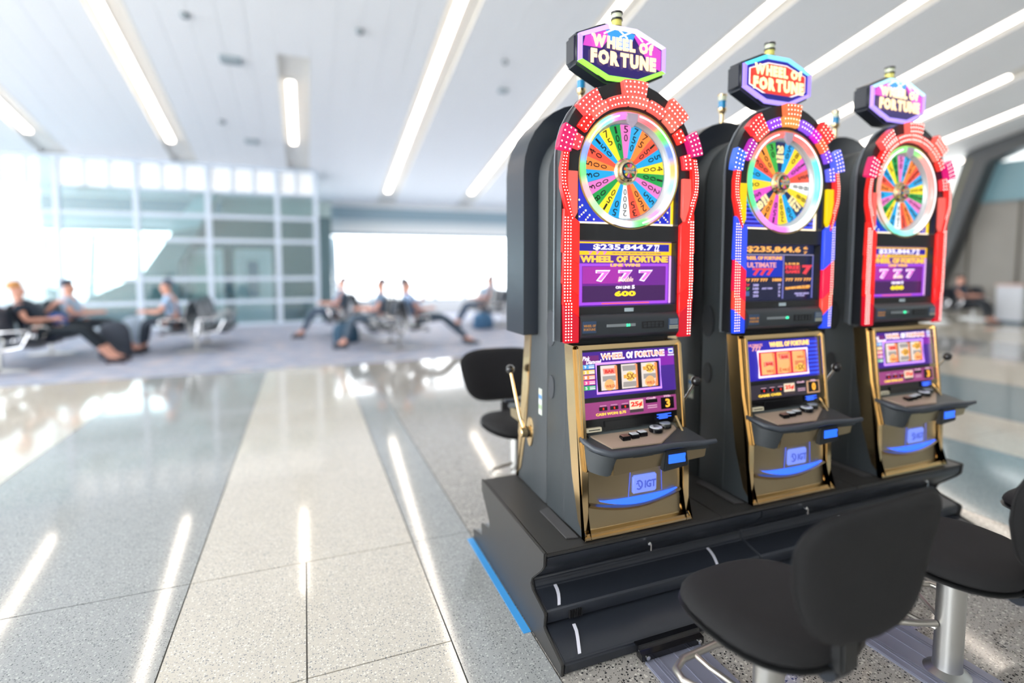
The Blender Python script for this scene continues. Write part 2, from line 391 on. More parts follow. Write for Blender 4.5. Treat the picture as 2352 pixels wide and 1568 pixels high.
# right side: wall along x = 20 with slanted strut, teal bulkhead, brown grey wall
o = G().box(20.05, 20.4, -8, 17.4, 0, 3.55).build('wall_right', mat('brown_grey_wall', '8f8d88', .55, vary=.3, bscale=.5)); struct(o)
for i in range(18): G().box(20.0, 20.05, -7.5+i*1.3, -7.44+i*1.3, 0, 3.55).build('wall_seam', mat('seam_dark', '5c5850', .6), o)
struct(G().prism([(-8, 3.55), (10.98, 3.55), (10.05, 4.75), (9.1, 4.72), (-8, 7.7)], 'x', 19.95, 20.4).build('trim_2', M_teal))
st = G().prism([(12.4, 0), (11.33, 2.30), (11.26, 2.73), (10.62, 5.1), (10.40, 5.17), (-8, 9.49), (-8, 8.94), (9.4, 4.95), (10.05, 4.72), (10.93, 1.86), (11.6, 0)], 'x', 19.4, 19.95).build('trim_3', mat('dark_strut', '43474a', .4)); struct(st)
G().prism([(11.22, 2.4), (11.12, 2.4), (10.42, 4.9), (10.5, 4.9)], 'x', 19.385, 19.4).build('strut_inlay', mat('strut_olive', '70705f', .5), st)

# ================================================================== SLOT MACHINES
def outline(w, zc, zb, n=16, e=1.0):
    return [(-w, zb)]+[(-w*math.cos(PI*i/n), zc+w*e*math.sin(PI*i/n)) for i in range(n+1)]+[(w, zb)]
def loft(sts, g=None):
    """sts: list of (y, outline)"""
    g = g or G(); g.rings([[(p[0], y, p[1]) for p in o] for y, o in sts]); return g

RAINBOW1 = ['ff8a96', 'ff6a70', '66f25a', '5f86ff', 'ffc860', 'a8fff0', 'ffffff', 'ff9ad8', '6cf080', 'e8e0ff', 'fff0e8', 'baffb0', 'ffb8c0', '6cf080', '88a0ff', 'ffe080', '98ffe0', 'ff7ae0']
RAINBOW2 = ['ff6a66', 'ff7a70', '50f0e0', '60f8e8', 'd8fff8', 'ffffff', 'ff80f0', 'e090ff', '50e890', '50f0a0', 'ff8a80', 'ff6a60']
RAINBOW3 = ['8aff80', 'ffa098', 'ff9a90', 'ffb8b0', 'ffffff', 'a8fff0', '7dffe0', 'ffd0c8', 'ff9a90', 'ffb8a8', '90ff88']
W1 = [('50', 'f07cc8'), ('750', '2fa8e0'), ('75', 'ff8a3c'), ('150', 'f4553f'), ('50', '1fa4e2'), ('400', 'ffe22e'), ('100', '1f9c48'), ('200', 'f07cc8'), ('55', '1fa4e2'),
      ('250', 'ff8a3c'), ('35', 'f4553f'), ('2000', 'ffffff'), ('50', '1fa4e2'), ('150', 'ffe22e'), ('80', '1f9c48'), ('300', 'f07cc8'), ('30', '1fa4e2'), ('500', 'ff8a3c'),
      ('40', 'f4553f'), ('150', '1fa4e2'), ('75', 'ffe22e'), ('100', '1f9c48')]
W2 = [('20', '182a5a'), ('50', '1fa4e2'), ('80', 'ffd62e'), ('150', 'e055c8'), ('55', 'f4553f'), ('888', 'ffffff'), ('88', 'ffd62e'), ('12', '182a5a'), ('50', '1fa4e2'), ('2000', 'ffd62e'),
      ('150', 'e055c8'), ('100', 'ff9a3c'), ('8', '182a5a'), ('65', 'e055c8'), ('80', 'ffd62e'), ('70', '1fa4e2'), ('500', 'f4553f'), ('100', 'ff9a3c'), ('30', '3fae48')]

def lights(t, side):
    """palette of the light segments: list for arch blocks and columns"""
    pass

def led_field(g, x0, x1, z0, z1, y, nx, r, edge=lambda z: (0, 1), dz=.0135):
    z = z0
    while z < z1:
        a, b = edge(z)
        for i in range(nx):
            x = x0+(x1-x0)*(i+.5)/nx
            if a <= (x-x0)/(x1-x0) <= b: g.dot(x, y, z, r, 5)
        z += dz

def slot_machine(loc, label, game, front=True, rz=0):
    t = empty('slot_machine', loc, label, 'slot machine', 'wheel topped slot machines', rz)
    hw = .275; zc = 1.555
    # dark cabinet with barrel top
    loft([(-.004, outline(hw-.006, zc, 0)), (-.012, outline(hw, zc, 0)), (-.185, outline(hw, zc, 0)), (-.2, outline(hw-.012, zc, 0))]).build('cabinet', M_black, t, smooth=True)
    # gold flank strip following the leaning door
    prof = [(-.185, .806), (-.219, .52), (-.264, .25), (-.323, .065), (-.385, .004)]
    inner = [(-.375, .03), (-.372, .12), (-.352, .297), (-.318, .52), (-.272, .806)]
    for sx in (-1, 1):
        g = G(); g.prism([(-.12, 0), (-.12, .806)]+prof[:1]+[(-.185, .8)]+prof[1:], 'x', sx*(hw-.012), sx*(hw-.002)); g.build('side_skirt', M_black, t)
        g = G(); pr = [(p[0]+.001, p[1]) for p in prof]
        g.prism(pr+[(-.36, .004), (-.352, .297), (-.30, .52), (-.262, .806)], 'x', sx*(hw-.03), sx*(hw+.002))
        g.build('gold_flank', M_gold, t, bevel=.002)
        g = G(); g.prism([(-.235, .8), (-.295, .8), (-.345, .40), (-.372, .29), (-.33, .28)], 'x', sx*(hw-.028), sx*(hw-.008)); g.build('door_side', M_gold, t, bevel=.004)
    # lower door base frame
    g = G(); g.box(-hw, hw, -.385, -.365, 0, .018); g.box(-hw+.005, hw-.005, -.37, -.33, .0, .01)
    g.build('base_bar', M_gold, t, bevel=.004)
    G().prism([(-.2, 0), (-.335, 0), (-.33, .31), (-.27, .34), (-.225, .8), (-.2, .8)], 'x', -hw+.02, hw-.02).build('door_core', M_blackg, t)
    # badge plates on the flank
    for (y, z, a, b) in ((-.05, .86, .045, .085), (-.055, .585, .03, .055)):
        g = G(); g.add([(-hw-.001, y+a*math.cos(2*PI*i/20), z+b*math.sin(2*PI*i/20)) for i in range(20)]+[(-hw-.003, y+a*math.cos(2*PI*i/20), z+b*math.sin(2*PI*i/20)) for i in range(20)],
              [tuple(range(20, 40))]+[(i, (i+1) % 20, (i+1) % 20+20, i+20) for i in range(20)]); g.build('flank_disc', mat('flank_dark', '3a3d42', .5), t)
    # housing: flared arch shell
    zh = 1.60; W = .342
    yb = -.20 if front else -.375
    if front:
        loft([(-.13, outline(hw, zh, .83)), (-.195, outline(W-.012, zh, .825)), (-.205, outline(W, zh, .822)), (-.212, outline(W, zh, .822))]).build('housing_shell', M_shell2, t, smooth=True)
        loft([(-.2, outline(W-.01, zh, .824)), (-.2135, outline(W-.01, zh, .824))]).build('housing_back', M_shell, t)
    else:
        loft([(-.10, outline(hw, zh, .82)), (-.115, outline(W+.005, zh, .81)), (-.34, outline(W+.008, zh, .81)), (-.372, outline(W-.02, zh, .83))]).build('housing_shell', M_shell, t, smooth=True)
    if front:
        # front bezel plate with the wheel window cut out
        ys = -.265
        def frame_plate(outer, inner_, y0, y1):
            bm = bmesh.new()
            def loop(pts):
                vs = [bm.verts.new((p[0], y0, p[1])) for p in pts]
                return [bm.edges.new((vs[i], vs[(i+1) % len(vs)])) for i in range(len(vs))]
            es = []
            for L_ in [outer]+inner_: es += loop(L_)
            bmesh.ops.triangle_fill(bm, use_beauty=True, edges=es)
            ex = bmesh.ops.extrude_face_region(bm, geom=bm.faces[:])
            bmesh.ops.translate(bm, vec=(0, y1-y0, 0), verts=[v for v in ex['geom'] if isinstance(v, bmesh.types.BMVert)])
            g = G(); bm.verts.index_update(); g.add([tuple(v.co) for v in bm.verts], [tuple(v.index for v in f.verts) for f in bm.faces]); bm.free(); return g
        wz = 1.562
        win = [(-.256, 1.327)]+[(-.256*math.cos(PI*i/24), wz+.256*math.sin(PI*i/24)) for i in range(25)]+[(.256, 1.327)]
        scr = [(-.25, .972), (-.25, 1.256), (.25, 1.256), (.25, .972)]
        frame_plate(outline(W-.006, zh, .826, 24), [win, scr], -.2135, ys).build('front_bezel', mat('bezel_black', '222428', .3), t, smooth=True)
        # backlit art below the wheel
        ar = G().box(-.258, .258, -.2180, -.214, 1.32, 1.60).build('wheel_backboard', glow('board_blue%s' % game, '1c2fd8' if game != 2 else '1a22a0', .75), t)
        g = G(); c0 = 0
        if game != 2:
            for a in range(-84, 85, 6):
                if abs(a) < 24: continue
                for q in range(9):
                    r = .262+q*.0135; x, z = r*math.sin(R(a+180)), wz+r*math.cos(R(a+180))
                    if abs(x) < .238 and z > 1.345: g.dot(x, -.2185, z, .0046-.00022*q, 6)
            g.build('bulb_dots', glow('bulb_cream', 'fff0b0', 1.5), ar, kind='stuff')
        else:
            for q in range(10): g.rect(-.25, .25, 1.345+q*.02, 1.352+q*.02, -.2190)
            g.build('blue_lines', glow('line_blue', '4f62ff', 1.0), ar, kind='stuff')
        g = G(); g.box(-.254, .254, -.232, -.222, 1.327, 1.338)
        g.build('art_edge', glow('edge_cream', 'ffe9c8', 1.3), ar)
        g = G(); g.box(-.254, -.247, -.232, -.222, 1.338, 1.56); g.box(.247, .254, -.232, -.222, 1.338, 1.56)
        g.build('art_edge', glow('edge_yellow', 'ffd21e', 1.1) if game != 2 else glow('edge_cream', 'ffe9c8', 1.3), ar)
        # wheel
        wh = G().lathe([(.232, -.2135), (.232, -.219), (.0, -.219)], 48, (0, 0, wz), 'y').build('wheel', glow('wheel_rim', '2a86a8', .6), t, smooth=True)
        SL = W2 if game == 2 else W1; n = len(SL); st = 360/n; num = G(); numw = G()
        rimo = .205
        for i, (s, c) in enumerate(SL):
            a0 = (i-.5)*st; G().arc(0, wz, .04, rimo, a0+.25, a0+st-.25, -.222, -.219, 3).build('wheel_slice', glow('slice_'+c, c, .95), wh)
            a = i*st
            if c == '182a5a':
                for q, (tx, ww, hh) in enumerate(((s, .042, .042), ('FREE', .05, .018), ('GAMES', .044, .016))):
                    rr = (.168, .132, .110)[q]; g = G(); text(g, tx, rr*math.sin(R(a)), wz+rr*math.cos(R(a)), -.222, ww, hh, .04, rot=-R(a)); g.build('slice_lettering', glow('numeral_cream', 'ffe8a8', 1.0), wh, kind='stuff')
            else:
                sp = .037 if len(s) < 4 else .031
                for q, ch in enumerate(s):
                    rr = .185-q*sp-(.004 if len(s) > 3 else 0); hh = .031 if len(s) < 4 else .027; ww = (.017+.0001*0)*(rr/.16)**.5*(.42 if ch == '1' else 1)
                    g = G(); text(g, ch, rr*math.sin(R(a)), wz+rr*math.cos(R(a)), -.222, ww*1.15, hh, .0, rot=-R(a)); g.build('slice_numeral', mat('numeral_black', '101418', .5), wh)
        g = G()
        for i in range(n):
            a = R((i-.5)*st); cx_, cz_ = .206*math.sin(a), wz+.206*math.cos(a); g.lathe([(.0022, -.226), (.003, -.219)], 6, (cx_, 0, cz_), 'y')
        g.build('wheel_pegs', M_chrome, wh, kind='stuff')
        # hub
        hb = G().lathe([(.058, -.219), (.060, -.229), (.052, -.238), (.047, -.238), (.046, -.248), (.038, -.254), (.034, -.252)], 32, (0, 0, wz), 'y').build('hub', M_hub, t, smooth=True)
        G().lathe([(.034, -.253), (.034, -.255), (0, -.2555)], 28, (0, 0, wz), 'y').build('hub_cap', mat('hub_cap', '2a2d55', .3), hb)
        for i in range(12):
            cc = ['f07cc8', 'ffe22e', '1fa4e2', 'ff8a3c', '1f9c48', 'f4553f'][i % 6]
            G().arc(0, wz, .008, .030, i*30+3, i*30+27, -.2575, -.2558, 2).build('hub_sector', mat('hub_'+cc, cc, .4), hb)
        g = G(); text(g, 'WHEEL OF', 0, wz+.008, -.2585, .044, .011, .04); text(g, 'FORTUNE', 0, wz-.006, -.2585, .046, .012, .04); g.build('hub_lettering', mat('hub_white', 'd8c8b0', .4), hb, kind='stuff')
        # glowing ring in a clear cowl
        g = G(); g.lathe([(.208, -.2225), (.214, -.238), (.226, -.2455)], 56, (0, 0, wz), 'y'); g.f = [f for f in g.f if len(f) == 4]
        g.build('ring_funnel', mat('funnel_silver', 'd8dadc', .25, .3), t, smooth=True)
        color_ring('light_ring', 0, wz, -.256, .2345, .0165, {1: RAINBOW1, 2: RAINBOW2, 3: RAINBOW3}[game], t)
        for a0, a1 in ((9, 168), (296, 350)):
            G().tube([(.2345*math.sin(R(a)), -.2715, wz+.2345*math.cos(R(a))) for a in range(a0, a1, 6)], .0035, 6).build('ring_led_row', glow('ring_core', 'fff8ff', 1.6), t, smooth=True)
        G().tube([(.2535*math.sin(2*PI*i/64), -.262, wz+.2535*math.cos(2*PI*i/64)) for i in range(64)], .004, 6, closed=True).build('ring_bead', mat('bead', 'c8a860', .3, .6), t, smooth=True)
        g = G(); g.prism([(-.032, wz+.242), (.032, wz+.242), (.026, wz+.205), (0, wz+.178), (-.026, wz+.205)], 'y', -.275, -.262)
        g.build('pointer', mat('pointer_clear', 'c9b8cc', .25), t, bevel=.004)
        # arch light segments
        y0, y1 = ys, -.292
        if game == 2:
            outer = [(-76, 17, '4a7aff'), (-42, 17, 'ff3a3e'), (0, 17, 'ff7a4a'), (42, 17, 'ff3a34'), (70, 19, '5a6aff')]
            inner_ = [(-62, 20, 'c02fb8'), (-40, 18, 'ff5a50'), (-21, 15, 'a04aff'), (0, 21, 'ffa050'), (21, 17, '9a5aff'), (36, 12, 'e020d8'), (49, 14, 'ff6a40'), (62, 12, '8a4ae8'), (80, 14, '6a6aff')]
            side_c = ['f5302c', 'ffd800']; col_c = ['3a56ff', 'ff1a4a', 'ff4a3c', '2a50ff']; capc = '9ab0ff'
        else:
            outer = [(-72, 18, 'e8206a'), (-40, 19, 'ff5a58'), (0, 20, 'ff6a60'), (40, 19, 'ff6a5c'), (68, 18, 'e0207a')]
            inner_ = [(-70, 13, 'f04858'), (-52, 15, 'ff2a26'), (-35, 17, 'ff7468'), (-15, 20, 'ff6058'), (5, 18, 'ff7a6c'), (24, 18, 'ff6a60'), (42, 16, 'ff7a68'), (57, 12, 'ff3a30'), (80, 14, 'ff3a44')]
            side_c = ['f52a26', 'ff6a60']; col_c = ['ff2e28', 'ff2a24', 'f81c1c', 'd8102a']
        led = G()
        def block(r0, r1, a, wd, c, th, rows, dense):
            o = G().arc(0, wz, r0, r1, a-wd/2+.4, a+wd/2-.4, y0, th, 4).build('light_segment', glow('seg_'+c, c, .82), t, bevel=.003, seg=1)
            k = max(2, int(R(wd)*r1/dense))
            for j in range(rows):
                for i in range(k):
                    rr = r0+(r1-r0)*(j+.5)/rows; aa = R(a-wd/2+wd*(i+.5)/k); led.dot(rr*math.sin(aa), th-.0005, wz+rr*math.cos(aa), .0036, 6)
        for a, wd, c in inner_: block(.268, .316, a, wd, c, -.288, 2, .018)
        for a, wd, c in outer: block(.312, .374, a, wd, c, -.300, 3, .020)
        # side crescents
        for sx in (-1, 1):
            po = [(sx*.31, 1.63), (sx*.335, 1.63), (sx*.350, 1.55), (sx*.348, 1.47), (sx*.325, 1.385), (sx*.295, 1.325), (sx*.29, 1.34), (sx*.31, 1.42), (sx*.318, 1.50)]
            G().prism(po, 'y', ys, -.29).build('side_light', glow('seg_'+side_c[0], side_c[0], .82), t, bevel=.002, seg=1)
            po = [(sx*.268, 1.54), (sx*.312, 1.54), (sx*.315, 1.47), (sx*.302, 1.40), (sx*.283, 1.345), (sx*.268, 1.37)]
            G().prism(po, 'y', ys, -.283).build('side_light', glow('segs_'+side_c[1], side_c[1], .82), t, bevel=.002, seg=1)
            z = 1.62
            while z > 1.345:
                u = (1.62-z)/.28; x = .335+.013*math.sin(PI*min(1, u*1.5))-.045*max(0, u-.5)**1.3*2
                led.dot(sx*(x-.004), -.2905, z, .0028, 5)
                if u < .75: led.dot(sx*(x-.016), -.2905, z, .0028, 5)
                z -= .0125
            # lower columns: four panels split on a slant
            zz = [1.385, 1.205, 1.075, .985, .822]; 
            if game == 2: zz = [1.385, 1.18, 1.03, .94, .822]
            def xo(z): return .338-.02*max(0, (1.1-z)/.3)*.6
            for q in range(4):
                a, b = zz[q], zz[q+1]
                top = [(sx*.332, a), (sx*.258, a-.055)]; bot = [(sx*.258, b-.055 if q < 3 else b), (sx*xo(b), b)]
                G().prism(top+bot, 'y', ys, -.285).build('column_light', glow('col_'+col_c[q], col_c[q], .82), t, bevel=.0025, seg=1)
            z = .835
            while z < 1.355:
                for i in range(3 if (front and sx < 0) else 2):
                    x = .327-i*.013-(.006 if z < 1 else 0)
                    if z < 1.375-(.335-x)*.75: led.dot(sx*x, -.2855, z, .0031, 5)
                z += .0128
        led.build('led_dots', M_led if game != 2 else glow('led_warm', 'ffe4d0', 2.4), t, kind='stuff')
        # video screen
        def flat(par, name, x0, x1, z0, z1, col, y, s=1.0, m=None): return G().rect(x0, x1, z0, z1, y).build(name, m or glow('scr_'+col, col, s), par)
        ysr = -.232
        sb = G().box(-.252, .252, ysr+.003, ysr+.012, .968, 1.26).build('video_screen', glow('scr_base%d' % game, '5a2a9a' if game != 2 else '1c2040', .8), t)
        if game != 2:
            flat(sb, 'screen_band', -.248, .248, 1.195, 1.252, 'ffc61e', ysr); flat(sb, 'screen_band', -.234, .234, 1.212, 1.245, '24249a', ysr-.001)
            flat(sb, 'screen_band', -.248, -.238, .976, 1.193, 'e8b0f0', ysr); flat(sb, 'screen_band', .238, .248, .976, 1.193, 'e8b0f0', ysr)
            flat(sb, 'screen_panel', -.232, .232, .976, 1.158, 'a24ae0', ysr); flat(sb, 'screen_panel', -.218, .218, .988, 1.146, '6a1f8a', ysr-.001)
            flat(sb, 'screen_panel', -.216, -.02, 1.07, 1.144, 'b02fb0', ysr-.0015, .8); flat(sb, 'screen_panel', -.216, .216, .99, 1.06, '451a5c', ysr-.0015, .8)
            flat(sb, 'screen_strip', -.12, .13, .979, .984, 'f0605a', ysr-.001)
            g = G(); text(g, '$235,844.7', -.01, 1.228, ysr-.0015, .31, .029, .03); text(g, '77', .166, 1.228, ysr-.0015, .028, .030, .03); text(g, '77', .168, 1.215, ysr-.0015, .025, .008, .0)
            text(g, 'ON LINE', -.012, 1.052, ysr-.003, .075, .0125, .03); text(g, '5', .042, 1.053, ysr-.003, .015, .0165, .04)
            g.build('screen_lettering', glow('scr_white', 'f6ecff', 1.2), sb, kind='stuff')
            g = G(); text(g, 'ON 5TH PAYLINE WITH MAX LINES PLAYED WINS', .06, 1.2035, ysr-.001, .26, .006, .0); g.build('screen_small_print', glow('scr_blue', '3a3a8a', .6), sb, kind='stuff')
            g = G(); text(g, 'WHEEL', -.146, 1.177, ysr-.002, .165, .029, .05); text(g, 'OF', -.018, 1.177, ysr-.002, .058, .029, .05); text(g, 'FORTUNE', .126, 1.177, ysr-.002, .205, .029, .05)
            text(g, 'LINE WINS', 0, 1.151, ysr-.003, .155, .0135, .03); g.build('screen_title', glow('scr_gold', 'ffc24a', 1.1), sb, kind='stuff')
            g = G(); text(g, '600', 0, 1.024, ysr-.003, .11, .024, .04); g.build('screen_win_amount', glow('scr_yel', 'ffe01e', 1.1), sb, kind='stuff')
            for x in (-.115, .0, .108):
                g = G(); text(g, '7', x, 1.103, ysr-.0025, .074, .052, .06); g.build('screen_seven', glow('scr_white', 'f6ecff', 1.2), sb)
                g = G(); text(g, '7', x, 1.103, ysr-.0035, .062, .042, .02); g.build('screen_seven', glow('scr_pink', 'f070d8', 1.0), sb)
            g = G(); text(g, 'Double', 0, 1.088, ysr-.005, .078, .022, .01, shear=.3); g.build('screen_word', glow('scr_cream', 'ffd8c8', 1.0), sb, kind='stuff')
            for x in (-.178, -.142, -.106):
                g = G(); text(g, '7', x, 1.204, ysr-.0015, .02, .013, .04); g.build('small_seven', glow('scr_pink', 'f070d8', 1.0), sb)
        else:
            flat(sb, 'screen_band', -.245, .245, 1.206, 1.252, '1c2240', ysr, .9); flat(sb, 'screen_line', -.245, .245, 1.202, 1.206, 'b0a8c8', ysr-.001, .8)
            flat(sb, 'screen_panel', -.245, .03, 1.092, 1.198, '1030b8', ysr, .9); flat(sb, 'screen_panel', .045, .245, 1.092, 1.198, '20243a', ysr, .8)
            flat(sb, 'screen_line', .034, .041, .98, 1.2, '7a7ac8', ysr, .8); flat(sb, 'screen_line', .238, .245, .98, 1.2, '7a7ac8', ysr-.001, .8)
            g = G(); text(g, '$235,844.6', -.03, 1.229, ysr-.0015, .36, .034, .03); text(g, '6', .185, 1.24, ysr-.0015, .03, .015, .02); text(g, '7', .185, 1.216, ysr-.0015, .025, .013, .02)
            text(g, 'WHEEL OF FORTUNE', -.105, 1.187, ysr-.0015, .26, .018, .04); text(g, '777 777 777   1000', -.105, 1.077, ysr-.0015, .26, .015, .03); text(g, '777 777 777', .142, 1.077, ysr-.0015, .18, .015, .02)
            text(g, '5, 10 OR 20', .095, 1.158, ysr-.0015, .095, .012, .02); text(g, 'PLAY MAX LINES TO WIN', .14, 1.037, ysr-.0015, .17, .013, .02, rot=.06)
            g.build('screen_lettering', glow('scr_orange', 'ffb35a', 1.0), sb, kind='stuff')
            g = G(); text(g, 'ULTIMATE', -.11, 1.152, ysr-.0015, .19, .026, .03); g.build('screen_word', glow('scr_rose', 'e8a0a8', .9), sb, kind='stuff')
            g = G(); text(g, '777', -.10, 1.118, ysr-.0025, .14, .036, .05); text(g, '7', .20, 1.128, ysr-.0025, .07, .048, .06); text(g, 'FREE', .1, 1.14, ysr-.0015, .1, .02, .04); text(g, 'GAMES', .1, 1.118, ysr-.0015, .1, .016, .04)
            text(g, '777', -.215, 1.052, ysr-.0015, .06, .012, .03)
            g.build('screen_word', glow('scr_red', 'e8404a', .95), sb, kind='stuff')
            g = G(); text(g, '777', -.215, 1.034, ysr-.0015, .06, .012, .03); g.build('screen_word', glow('scr_green', '6ab84a', .8), sb, kind='stuff')
            g = G()
            for q, (a, b) in enumerate((('500', '10'), ('100', '7'), ('40', '5'), ('20', '2'))):
                text(g, a, -.145, 1.052-q*.018, ysr-.0015, .036, .012, .02); text(g, b, .012, 1.052-q*.018, ysr-.0015, .014, .012, .02)
            text(g, 'ANY TWO', -.07, 1.034, ysr-.0015, .07, .009, .01); text(g, 'PURCHASE CREDITS', .17, 1.005, ysr-.0015, .1, .008, .01); text(g, 'TO PLAY', .16, .994, ysr-.0015, .06, .008, .01)
            g.build('screen_figures', glow('scr_lilac', 'b8b0e8', .9), sb, kind='stuff')
            flat(sb, 'screen_bar', .06, .22, 1.03, 1.036, 'f0a030', ysr-.001, .8); flat(sb, 'screen_bar', -.245, -.185, .998, 1.022, '4a6aa8', ysr, .7)
        # sticker, card reader strip, keypad, labels
        g = G().rect(-.022, .024, .946, .962, ys-.001); g.build('sticker', mat('sticker', 'b8c8d0', .4), t)
        g = G(); g.prism([(ys, .94), (ys-.012, .934), (ys-.03, .908), (ys-.03, .852), (ys-.012, .83), (ys, .826)], 'x', -.252, .252); g.build('reader_panel', mat('reader_dark', '2e343a', .35), t, bevel=.002)
        yr = ys-.0305
        rp = G().box(-.13, .015, yr-.003, yr+.004, .884, .896).build('card_slot', mat('slot_grey', '8a9094', .4), t)
        g = G(); text(g, '21' if game != 2 else '65', -.024 if game != 2 else .0, .890, yr-.0035, .018, .012, .03); g.build('slot_digits', glow('digit_green', '3cffb0', 1.6), rp, kind='stuff')
        kp = G().box(.05, .165, yr-.003, yr+.004, .872, .902).build('keypad', M_rubber, t)
        for i in range(5):
            for j in range(2): G().box(.056+i*.021, .072+i*.021, yr-.006, yr-.003, .876+j*.012, .885+j*.012).build('key', mat('key_dark', '30343a', .4), kp)
        l1 = G().rect(-.248, -.182, .862, .912, yr-.001).build('name_label', mat('label_blue', '3a5070', .4), t)
        g = G(); text(g, 'WHEEL OF', -.215, .893, yr-.003, .058, .011, .03); text(g, 'FORTUNE', -.215, .878, yr-.003, .056, .011, .03); g.build('label_lettering', mat('label_copper', 'c8905a', .4), l1, kind='stuff')
        l2 = G().rect(.192, .245, .862, .912, yr-.001).build('rules_label', mat('label_blue', '3a5070', .4), t)
        g = G(); [g.rect(.198, .24, .905-q*.006, .9075-q*.006, yr-.0025, .001) for q in range(4)]; g.build('label_print', mat('label_grey', '9aa4ac', .4), l2, kind='stuff')
        g = G(); g.rect(.195, .243, .864, .871, yr-.002); g.rect(.195, .243, .873, .880, yr-.002); g.build('label_print', mat('label_pale', 'a8a898', .4), l2, kind='stuff')

        # hexagonal topper
        ty = -.185; tz = 2.070; hxp = [(-.235, -.052), (-.235, .072), (-.085, .136), (.072, .136), (.235, .072), (.235, -.052), (.085, -.122), (-.085, -.122)]
        def sc_(p, s): return [(a*(1-s/.235), tz+.007+(b-.007)*(1-s/.129)) for a, b in p]
        tp = G().prism(sc_(hxp, 0), 'y', ty, ty+.095).build('topper', M_shell, t, bevel=.012, seg=3)
        hc = {1: ['c8a8ff', 'e8d8ff', 'b898ff', '9aff50'], 2: ['58e0ff', '80d8ff', '9a80ff', 'a890ff'], 3: ['a8e8ff', 'b8f0ff', 'b890ff', 'a890ff']}[game]
        cols = [hc[2], hc[0], hc[1], hc[1], hc[2], hc[3], hc[3], hc[3]]
        po, pi = sc_(hxp, .012), sc_(hxp, .030)
        for i in range(8):
            j = (i+1) % 8
            G().prism([po[i], po[j], pi[j], pi[i]], 'y', ty-.012, ty+.004).build('neon_edge', glow('neon_'+cols[i], cols[i], 1.35), tp)
        face = G().prism(sc_(hxp, .0305), 'y', ty-.006, ty+.004).build('sign_face', glow('face%d' % (game if game == 2 else 1), '2a1a6a' if game != 2 else '2016a0', .85), tp)
        if game == 2:
            G().prism(sc_(hxp, .048), 'y', ty-.008, ty-.005).build('sign_border', glow('scr_white2', 'fff0f0', 1.2), tp)
            G().prism(sc_(hxp, .054), 'y', ty-.010, ty-.007).build('sign_panel', glow('sign_red', 'f03a30', .95), tp)
            G().prism([(-.12, tz-.065), (.12, tz-.065), (.07, tz-.09), (-.07, tz-.09)], 'y', ty-.012, ty-.009).build('sign_panel', glow('sign_navy', '1a2088', .8), tp)
        else:
            g = G(); g.prism([(-.19, tz+.06), (-.07, tz+.105), (-.04, tz+.105), (-.11, tz+.02), (-.2, tz+.02)], 'y', ty-.008, ty-.005); g.prism([(.05, tz+.1), (.12, tz+.09), (.20, tz+.05), (.2, tz-.04), (.14, tz-.02)], 'y', ty-.008, ty-.005)
            g.build('sign_rays', glow('ray_pink', 'd84ac8', .95), tp, kind='stuff')
            g = G(); g.prism([(-.09, tz+.1), (-.02, tz+.11), (.06, tz+.10), (.03, tz+.03), (-.05, tz+.03)], 'y', ty-.0085, ty-.005); g.build('sign_rays', glow('ray_blue', '3a9aff', .95), tp, kind='stuff')
            g = G()
            for a, b, c, d in ((-.16, .072, -.13, .045), (-.10, .082, -.04, .112), (-.03, .112, .02, .078), (-.02, .078, .05, .112), (.06, .108, .10, .075), (.12, .068, .16, .088)):
                g.tube([(a, ty-.009, tz+b), (c, ty-.009, tz+d)], .0035, 5)
            g.build('sign_beams', glow('beam_white', 'f4f0ff', 1.3), tp, kind='stuff')
        sg = glow('sign_gold', 'ffd9a0', 1.7)
        letters(tp, 'sign_letter', 'WHEEL', -.052, tz+.046, ty-.015, .218, .052, sg, .065); letters(tp, 'sign_letter', 'Of', .114, tz+.044, ty-.015, .074, .048, sg, .065)
        letters(tp, 'sign_letter', 'FORTUNE', .0, tz-.020, ty-.015, .335, .062, sg, .065)
        # beacon
        bz = tz+.136
        bc = G().lathe([(.034, 0), (.034, .008), (.026, .014)], 20, (0, ty+.05, bz-.004)).build('beacon', M_blackg, t, smooth=True)
        for a, b, m in ((.012, .042, mat('lens_yellow', 'd8cf6a', .2)), (.044, .068, mat('lens_clear', 'cfd4b8', .15))):
            G().lathe([(.0235, a), (.0235, b)], 20, (0, ty+.05, bz)).build('beacon_lens', m, bc, smooth=True)
        g = G(); g.lathe([(.027, .038), (.027, .046)], 20, (0, ty+.05, bz)); g.lathe([(.027, .066), (.027, .075), (.018, .079)], 20, (0, ty+.05, bz)); g.build('beacon_band', M_blackg, bc, smooth=True)
    else:
        # gold post beacon with blue lens
        pz = zh+W-.03; py = -.19
        g = G(); g.lathe([(.022, -.06), (.022, .0), (.012, .012), (.012, .10), (.02, .11), (.024, .125), (.024, .132)], 16, (0, py, pz)); bc = g.build('beacon', M_gold, t, smooth=True)
        G().lathe([(.021, .132), (.021, .172)], 16, (0, py, pz)).build('beacon_lens', mat('lens_blue', '1f8ac0', .2), bc, smooth=True)
        G().lathe([(.022, .173), (.022, .20)], 16, (0, py, pz)).build('beacon_lens', mat('lens_clear', 'cfd4cc', .15), bc, smooth=True)
        G().lathe([(.025, .20), (.025, .207)], 16, (0, py, pz)).build('beacon_cap', M_gold, bc, smooth=True)
        G().box(-.25, .25, -.381, -.374, .9, 1.5).build('video_screen', glow('back_screen', '6a3ab8', .7), t)

    # ---- leaning door: reel glass, credit panel, deck
    tilt = math.atan2(.045, .345)
    D = Matrix.Translation((0, -.268, .806)) @ Matrix.Rotation(-tilt, 4, 'X')     # local z goes down the door as negative
    def dG(): return G(D)
    g = dG()
